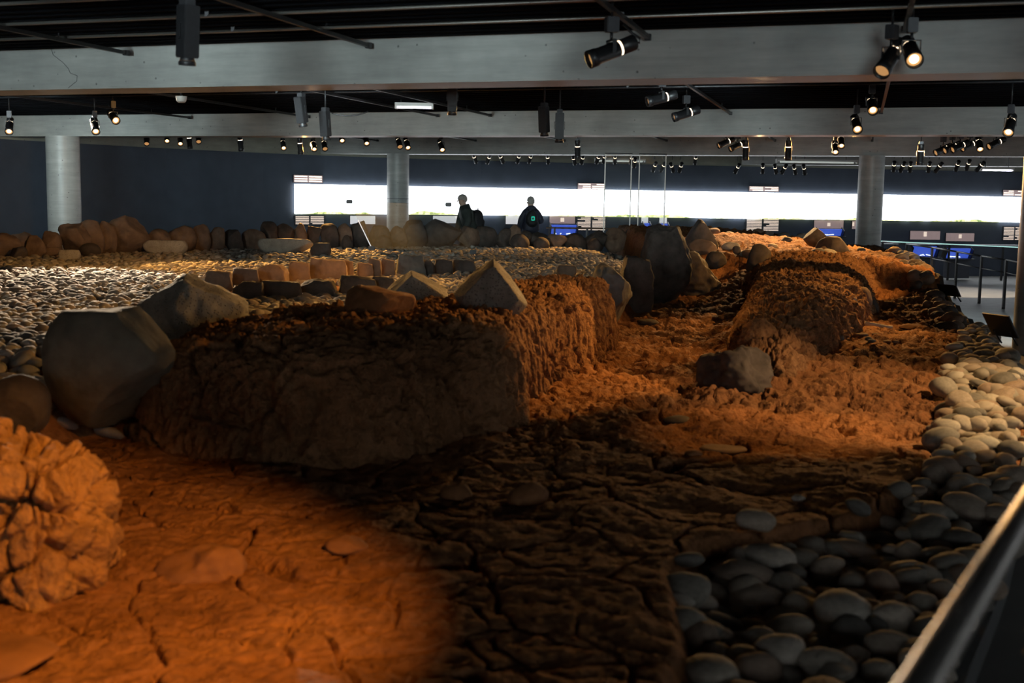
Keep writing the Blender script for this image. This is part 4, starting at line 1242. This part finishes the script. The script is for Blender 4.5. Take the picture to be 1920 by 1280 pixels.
slot_me = MB().lathe([(0.0535, 0.064), (0.0535, 0.079)], 20).mesh('vent_slot'); slot_me.materials.append(M_SLOT)
ring_me = MB().lathe([(0.0665, -0.175), (0.068, -0.18), (0.0665, -0.188)], 20).mesh('rim'); ring_me.materials.append(M_DGREY)
yoke_me = MB().box((-0.068, 0, 0.03), (0.006, 0.03, 0.10)).box((0.068, 0, 0.03), (0.006, 0.03, 0.10)).box((0, 0, 0.08), (0.142, 0.03, 0.006)).tube((0, 0, 0.08), (0, 0, 0.14), 0.012, 8).mesh('bracket')
yoke_me.materials.append(M_BLACK)
gear_me = MB().box((0, 0, 0.19), (0.075, 0.095, 0.11)).mesh('gear_box', 0.006); gear_me.materials.append(M_DGREY)
stem_me = MB().tube((0, 0, 0.24), (0, 0, 0.5), 0.010, 8).mesh('stem'); stem_me.materials.append(M_BLACK)
def part(name, me, parent, R=None):
    o = bpy.data.objects.new(name, me); COL.objects.link(o); o.parent = parent
    if R is not None: o.rotation_euler = R
    return o
def fixture(px, py, Y, aim, label, lit=0, scale=1.0, square=False, slot=True, group='track spotlights', full=True):
    c = P(px, py, Y)
    root = empty('spotlight', c); root.scale = (scale,)*3
    d = Vector(aim).normalized()
    R = d.to_track_quat('-Z', 'Y').to_euler()
    bdo = part('body', box_me if square else body_me, root, R)
    if not square: part('rim', ring_me, bdo)
    ln = part('lens', lens_me if lit else dim_me, root, R)
    if lit: part('glow_disc', glow_me, ln)
    if slot and not square: part('vent_slot', slot_me, root, R)
    rz = math.atan2(d.y, d.x)+math.pi/2
    part('bracket', yoke_me, root, (0, 0, rz))
    if full:
        part('gear_box', gear_me, root, (0, 0, rz))
    st = part('stem', stem_me, root)
    up = (3.04-c.z)/scale
    st.scale = (1, 1, max(0.05, (up-0.24)/0.26)); st.location = (0, 0, 0.24-0.24*st.scale[2])
    tag(root, label, 'spotlight', group)
    return root
TOCAM = lambda x, z=-0.5: (x, -1, z)
# nearest bay
fixture(352, 68, 8.3, (-0.05, 0.05, -1), 'unlit square black spotlight hanging straight down at upper left', 0, 1.0, True)
fixture(1146, 96, 9.0, (-0.85, -0.25, -0.36), 'black spotlight with a glowing slot pointing left below the first beam', 0, 0.98)
fixture(1670, 108, 9.1, (-0.5, -0.55, -0.62), 'dim spotlight angled down left beside the bright one at upper right', 0, 0.95)
fixture(1708, 96, 9.0, (-0.10, -0.8, -0.42), 'bright spotlight facing the camera at upper right', 1, 0.95)
# second bay
S2 = [(18, 236, 19.6, (0.25, -0.8, -0.6), 1), (178, 236, 19.4, (0.35, -0.8, -0.6), 1), (212, 219, 18.6, (0.55, -0.85, -0.4), 1), (565, 210, 15.5, (0.1, 0.2, -1), 0), (610, 236, 16.0, (0.05, 0.1, -1), 0),
      (848, 186, 14.5, (0.0, 0.2, -1), 0), (1020, 228, 15.5, (0.05, 0.1, -1), 0), (1049, 240, 15.6, (0, 0.1, -1), 0), (1240, 184, 14.6, (-0.9, -0.2, -0.25), 0), (1286, 213, 16.2, (-0.9, -0.2, -0.3), 0),
      (1605, 232, 15.9, (-0.1, -0.9, -0.5), 1), (1634, 196, 15.0, (-0.12, -0.9, -0.5), 1), (1894, 234, 14.4, (-0.4, -0.75, -0.6), 1)]
for k, (px, py, Y, aim, lit) in enumerate(S2):
    sq = aim[2] == -1
    fixture(px, py, Y, aim, '%s spotlight between first and second beam, %s from the left' % ('lit' if lit else 'unlit', ordn(k)), lit, 0.95, sq)
S3 = [(170, 257, 0, 0), (275, 262, 1, 0), (313, 257, 1, 1), (338, 262, 1, 1), (355, 264, 0, 0), (372, 258, 1, 0), (451, 268, 0, 0), (531, 270, 1, 1), (563, 274, 0, 0), (588, 272, 1, 1), (608, 271, 1, 0), (640, 256, 1, 1), (686, 261, 1, 1),
      (748, 267, 1, 0), (763, 269, 1, 1), (827, 273, 1, 1), (1083, 281, 0, 0), (1361, 267, 2, 0), (1383, 273, 2, 0), (1398, 282, 0, 0), (1478, 282, 0, 0), (1566, 276, 1, 1), (1577, 264, 1, 1),
      (1726, 290, 0, 0), (1768, 280, 2, 0), (1785, 276, 2, 0), (1800, 274, 2, 0), (1818, 272, 2, 0), (1836, 270, 1, 1), (1868, 268, 2, 0)]
for k, (px, py, st, lit) in enumerate(S3):
    Y = 26.5-0.0035*(px-400)*1.2+((k*37) % 10)*0.06
    aim = [(0.05, 0.2, -1), (0.25 if px < 900 else -0.15, -0.85, -0.65), (-0.85, -0.3, -0.4)][st]
    fixture(px, py, Y, aim, '%s spotlight between second and third beam, %s from the left' % ('lit' if lit else 'unlit', ordn(k)), lit, 0.9, False, True, 'spotlights of the third bay')
S4 = [(890, 297), (916, 298), (940, 297), (972, 297), (994, 297), (1027, 298), (1076, 300), (1092, 299), (1121, 298), (1133, 297), (1153, 298), (1184, 299), (1190, 305), (1227, 313), (1243, 313), (1260, 314), (1276, 314),
      (1304, 299), (1382, 316), (1430, 316), (1454, 317), (1470, 317), (1490, 318), (1508, 318), (1676, 312), (1692, 313), (1707, 313), (1742, 313), (1760, 314), (1795, 311), (1815, 309), (1838, 312)]
for k, (px, py) in enumerate(S4):
    aim = (random.Random(k).uniform(-0.4, 0.4), 0.75, -0.75)
    fixture(px, py, 33.2 if px < 1500 else 31.5, aim, 'far spotlight below the upper wall band, %s from the left' % ordn(k), 0, 0.85, False, True, 'far spotlights along the panorama', False)
# smoke detector
p = P(340, 184, 13.2)
root = empty('smoke_detector', p)
MB().lathe([(0.001, -0.045), (0.035, -0.045), (0.05, -0.03), (0.055, 0.0), (0.06, 0.02), (0.001, 0.02)], 20).build('housing', M_WHITEP, root)
MB().lathe([(0.036, -0.044), (0.044, -0.036)], 20).build('grille', M_DGREY, root)
MB().tube((0, 0, 0.02), (0, 0, 2.98-p.z), 0.012, 8).build('stem', M_DGREY, root)
tag(root, 'round white smoke detector under the first bay ceiling', 'smoke detector')
# ceiling fluorescent fittings
def fluoro(px0, px1, py, Y, mat, label, h=0.05, dy=0.0):
    a = P(px0, py, Y); b = P(px1, py+dy, Y)
    root = empty('fluorescent_fitting', (a+b)/2)
    w = (b-a).length
    MB().box((0, 0, 0.03), (w*1.08, 0.16, 0.05)).build('housing', M_WHITEP, root)
    MB().box((0, 0, -0.01), (w, 0.09, h)).build('tube_cover', mat, root)
    for s in (-1, 1): MB().box((s*w*0.55, 0, 0.01), (0.03, 0.17, 0.09)).build('end_cap', M_WHITEP, root)
    for s in (-0.4, 0.4): MB().tube((s*w, 0, 0.05), (s*w, 0, 3.0-root.location.z), 0.008, 6).build('hanger', M_DGREY, root)
    tag(root, label, 'ceiling light')
fluoro(746, 808, 200, 18.6, M_TUBE, 'glowing white tube light between the first two beams', 0.03)
fluoro(1463, 1600, 303, 31.0, M_TUBEDIM, 'long pale tube light above the right half of the screen')
fluoro(1842, 1896, 318, 32.0, M_TUBE, 'glowing tube light at the right end of the far ceiling')
fluoro(1120, 1205, 301, 33.5, M_TUBEDIM, 'dim tube light behind the hanging glass sheets')
# conduits along the ceiling and a slack cable
for k, (yc, x0, x1) in enumerate([(8.0, -7, 6), (9.0, -7, 6), (9.9, -7, 6), (13.5, -9, 8), (16.2, -10, 9)]):
    a = Vector((x0, yc-BEAM_K*x0, 2.965)); b = Vector((x1, yc-BEAM_K*x1, 2.965))
    root = empty('ceiling_conduit', a)
    MB().tube((0, 0, 0), b-a, 0.014, 8).build('pipe', M_STEEL if k < 3 else M_DGREY, root)
    for t in (0.1, 0.35, 0.6, 0.85): MB().box((b-a)*t+Vector((0, 0, 0.02)), (0.03, 0.03, 0.05)).build('clip', M_DGREY, root)
    tag(root, 'thin grey conduit along the black ceiling, %s from the camera' % ordn(k), 'conduit', 'ceiling conduits')
pts = []
for t in np.linspace(0, 1, 14):
    px = 622+(690-622)*t; py = 212+ (209-212)*t + 26*(t*(1-t))
    pts.append(P(px, py, 16.0))
tag(curve_tube('slack_cable', pts, [0.008]*14, M_BLACK, None, 8), 'slack black cable hanging beside the square spotlight', 'cable')
pts = [P(px, py, 9.05) for px, py in [(1168, 45), (1185, 62), (1200, 72), (1199, 80), (1188, 80), (1180, 74)]]
tag(curve_tube('lamp_cable', pts, [0.009]*6, M_BLACK, None, 8), 'looped black cable at the left pointing spotlight', 'cable')

# ------------------------------------------------------------------ people
def skin_mesh(name, chains, mat, parent, sub=2):
    """chains: lists of ((x,y,z), radius); a chain's first vertex may be an index tuple (chain, i) to branch from"""
    verts = []; edges = []; rad = []; ids = []
    for ch in chains:
        cur = []
        for k, it in enumerate(ch):
            if k == 0 and isinstance(it[0], int):
                cur.append(ids[it[0]][it[1]]); continue
            verts.append(it[0]); rad.append(it[1]); cur.append(len(verts)-1)
            if k > 0: edges.append((cur[-2], cur[-1]))
        ids.append(cur)
    me = bpy.data.meshes.new(name); me.from_pydata(verts, edges, []); me.update()
    o = bpy.data.objects.new(name, me); COL.objects.link(o)
    md = o.modifiers.new('skin', 'SKIN'); md.use_smooth_shade = True
    sv = me.skin_vertices[0].data
    for i, r in enumerate(rad):
        r = r if isinstance(r, tuple) else (r, r); sv[i].radius = r
    sv[0].use_root = True
    sb = o.modifiers.new('sub', 'SUBSURF'); sb.levels = sub; sb.render_levels = sub
    dg = bpy.context.evaluated_depsgraph_get()
    m2 = bpy.data.meshes.new_from_object(o.evaluated_get(dg)); m2.name = name
    m2.materials.clear(); m2.materials.append(mat)
    bpy.data.objects.remove(o)
    m2.polygons.foreach_set('use_smooth', [True]*len(m2.polygons))
    return link(name, m2, None, parent)
M_SKIN = plain('skin', (0.50, 0.34, 0.26), 0.55, 0, 0.06)
M_HAIRG = plain('grey_hair', (0.36, 0.34, 0.31), 0.8, 0, 0.2, 40, 0.3)
M_JACKG = plain('dark_green_jacket', (0.035, 0.045, 0.040), 0.7, 0, 0.25, 12, 0.3)
M_JACKB = plain('navy_jacket', (0.022, 0.025, 0.045), 0.65, 0, 0.25, 12, 0.3)
M_TROU = plain('dark_trousers', (0.03, 0.03, 0.035), 0.8, 0, 0.2, 12)
M_PACK = plain('black_backpack', (0.014, 0.014, 0.016), 0.7, 0, 0.2, 20, 0.2)
M_SHOE = plain('dark_shoe', (0.02, 0.018, 0.016), 0.5)
M_GREEN = emit('green_device', (0.0, 0.55, 0.36), 0.55, (0.0, 0.3, 0.2))
def hand(base, dirv, side):
    """five bent finger chains from a palm; returns chains starting at the wrist"""
    base = Vector(base); d = Vector(dirv).normalized(); s = Vector(side).normalized(); n = d.cross(s)
    out = []
    palm = base+d*0.07
    for k, (off, ln) in enumerate([(-0.030, 0.070), (-0.010, 0.082), (0.010, 0.078), (0.028, 0.062)]):
        r = palm+s*off
        out.append([(tuple(base+d*0.035+s*off*0.7), 0.013), (tuple(r), 0.011), (tuple(r+d*ln*0.5+n*0.008), 0.009), (tuple(r+d*ln*0.85+n*0.030), 0.008)])
    t0 = base+d*0.02-s*0.028
    out.append([(tuple(t0), 0.013), (tuple(t0+d*0.025-s*0.02+n*0.01), 0.011), (tuple(t0+d*0.06-s*0.025+n*0.02), 0.009)])
    return out
def person(loc, rz, height, jacket, label, stride=0.28, lean=0.08, hand_up=False, tilt=0.0, bulk=1.0):
    """figure facing -Y before rotation by rz"""
    root = empty('person', loc, rz); k = height/1.74
    def q(x, y, z): return (x*k, y*k, z*k)
    L = lean
    hips = (0, 0.0, 0.95)  # head a little large against the frame of the coat
    chest = (0, -L*0.7, 1.30); neck = (0, -L-0.02, 1.45); head0 = (0, -L-0.06, 1.54); headt = (0, -L-0.06-tilt*0.5, 1.65)
    legs = []
    for s, st in ((-1, stride), (1, -stride)):
        legs.append(((s*0.10, 0, 0.90), (s*0.11, -st*0.55-0.05, 0.49), (s*0.11, -st, 0.09)))
    arms = []
    for s in (-1, 1):
        if hand_up and s == -1:
            arms.append(((s*0.19, -L, 1.40), (s*0.27, -L+0.02, 1.13), (s*0.10, -L-0.26, 1.12)))
        else:
            arms.append(((s*0.19, -L, 1.40), (s*0.26, -L+0.05*s, 1.12), (s*0.25, -L-0.12, 0.88)))
    # continuous body
    ch = [[(q(*hips), (0.13*k, 0.10*k)), (q(0, -L*0.4, 1.12), (0.115*k, 0.085*k)), (q(*chest), (0.11*k, 0.085*k)), (q(*neck), 0.066*k), (q(*head0), (0.080*k, 0.096*k)), (q(*headt), (0.076*k, 0.094*k))]]
    for hp, kn, an in legs:
        ch.append([(0, 0), (q(*hp), 0.085*k), (q(*kn), 0.058*k), (q(*an), 0.042*k), (q(an[0], an[1]-0.13, 0.035), 0.035*k)])
    for sh, el, wr in arms:
        ch.append([(0, 2), (q(sh[0]*0.8, sh[1], 1.35), 0.045*k), (q(*el), 0.044*k), (q(*wr), 0.030*k), (tuple(Vector(q(*wr))+(Vector(q(*wr))-Vector(q(*el))).normalized()*0.07), 0.036*k)])
    body = skin_mesh('body', ch, M_SKIN, root)
    for i, (sh, el, wr) in enumerate(arms):
        dv = (Vector(wr)-Vector(el)).normalized()
        hc = hand(q(*wr), dv, (0, 1, 0) if not (hand_up and i == 0) else (0, 0, -1))
        for c in hc: skin_mesh('finger', [c], M_SKIN, body, 1)
    # face: nose, eyes, ears
    hx = Vector(q(*head0)).lerp(Vector(q(*headt)), 0.35)
    nb = MB().tube(hx+Vector((0, -0.085*k, 0.015*k)), hx+Vector((0, -0.112*k, -0.022*k)), 0.009*k, 8, 0.017*k); nb.build('nose', M_SKIN, body)
    for s in (-1, 1):
        MB().tube(hx+Vector((s*0.032*k, -0.078*k, 0.022*k)), hx+Vector((s*0.032*k, -0.090*k, 0.022*k)), 0.010*k, 8).build('eye', M_BLACK, body)
        MB().tube(hx+Vector((s*0.072*k, 0.01*k, -0.005*k)), hx+Vector((s*0.088*k, 0.018*k, 0.0)), 0.028*k, 10, 0.022*k).build('ear', M_SKIN, body)
    MB().box(hx+Vector((0, -0.086*k, -0.052*k)), (0.045*k, 0.012*k, 0.008*k)).build('mouth', M_BROWNSTONE, body)
    # hair
    v, f = ico(3); v = v.copy()
    hv = v*np.array([0.094, 0.114, 0.112])*k
    low = (v[:, 2] < -0.15) & (v[:, 1] < 0.35)
    hv[low] *= 0.72
    hv = hv*(1+0.03*fbm(v*3, 2))[:, None]+np.array(Vector(q(*head0)).lerp(Vector(q(*headt)), 0.62)+Vector((0, 0.012, 0.012)))
    link('hair', mesh_np('hair', hv, f), M_HAIRG, root)
    # trousers
    ch = [[(q(0, 0, 1.0), (0.175*k, 0.13*k)), (q(0, 0, 0.92), (0.17*k, 0.13*k))]]
    for hp, kn, an in legs: ch.append([(0, 1), (q(*hp), 0.105*k), (q(*kn), 0.078*k), (q(an[0], an[1], 0.10), 0.066*k)])
    skin_mesh('trousers', ch, M_TROU, root)
    for hp, kn, an in legs:
        skin_mesh('shoe', [[(q(an[0], an[1]+0.03, 0.055), 0.05*k), (q(an[0], an[1]-0.08, 0.04), 0.046*k), (q(an[0], an[1]-0.17, 0.035), 0.036*k)]], M_SHOE, root)
    # jacket
    ch = [[(q(0, 0.0, 0.84), (0.22*k, 0.165*k)), (q(0, 0, 1.0), (0.205*k, 0.155*k)), (q(0, -L*0.4, 1.15), (0.185*k, 0.14*k)), (q(0, -L*0.8, 1.30), (0.19*k, 0.15*k)), (q(0, -L*0.9, 1.40), (0.15*k, 0.13*k)), (q(0, -L, 1.47), (0.11*k, 0.11*k)), (q(0, -L-0.01, 1.50), (0.095*k, 0.095*k))]]
    for sh, el, wr in arms:
        ch.append([(0, 3), (q(sh[0]*0.86, sh[1], 1.36), 0.088*k), (q(*el), 0.074*k), (q(*wr), 0.058*k)])
    ch = [[(c if isinstance(c[0], int) else (c[0], (c[1][0]*bulk, c[1][1]*bulk) if isinstance(c[1], tuple) else c[1]*bulk)) for c in cc] for cc in ch]
    skin_mesh('jacket', ch, jacket, root)
    tag(root, label, 'person')
    return root
def backpack(owner_loc, rz, k, off, label):
    root = empty('backpack', owner_loc, rz)
    m = rock_mesh((0.17*k, 0.11*k, 0.25*k), 3, cuts=3, rough=0.03, sub=4, planes=[((0, -1, 0), 0.5), ((0, 1, 0), 0.75)])
    b = link('pack_body', m, M_PACK, root); b.location = off
    m = rock_mesh((0.13*k, 0.05*k, 0.11*k), 4, cuts=2, rough=0.03, sub=3)
    b = link('front_pocket', m, M_PACK, root); b.location = (off[0], off[1]+0.11*k, off[2]-0.08*k)
    for s in (-1, 1):
        pts = [(s*0.09, off[1]-0.06, off[2]+0.20), (s*0.11, off[1]-0.20, off[2]+0.24), (s*0.12, off[1]-0.36, off[2]+0.14), (s*0.13, off[1]-0.34, off[2]-0.10), (s*0.12, off[1]-0.08, off[2]-0.20)]
        curve_tube('strap', pts, [0.02]*5, M_PACK, root, 8)
    MB().tube((-0.04, off[1], off[2]+0.26*k), (0.04, off[1], off[2]+0.26*k), 0.012, 8).build('grab_handle', M_PACK, root)
    tag(root, label, 'backpack')
# walker facing left, head slightly bowed
Yp = 27.8
hp = P(876, 363, Yp); fz = float(floor_z(hp.x, Yp)); hgt = hp.z-fz
l1 = (hp.x+0.08, Yp, fz)
person(l1, math.radians(-90+14), hgt*1.0, M_JACKG, 'grey haired person in a dark green jacket walking left before the screen', 0.3, 0.14, False, 0.0, 1.22)
backpack(l1, math.radians(-90+14), 1.0, (0, 0.17, 1.14), 'black backpack on the back of the walking person')
hp = P(997, 367, Yp+1.2); fz = float(floor_z(hp.x, Yp)); hgt = hp.z-fz
l2 = (hp.x, Yp+1.2, fz)
person(l2, math.radians(180+12), hgt, M_JACKB, 'person in a navy jacket seen from behind facing the panorama', 0.08, 0.05, True, 0.0, 1.08)
backpack(l2, math.radians(180+12), 0.8, (0.02, 0.15, 1.18), 'black backpack worn by the person facing the panorama')
q = P(999.5, 409.5, Yp+0.82)
root = empty('audio_guide', q)
MB().box((0, 0, 0), (0.085, 0.03, 0.10)).build('case', M_GREEN, root, 0.01)
MB().tube((0, -0.015, 0.0), (0, -0.02, 0.0), 0.025, 12).build('dial', M_BLACK, root)
tag(root, 'small glowing green device at the back of the navy jacket', 'device')
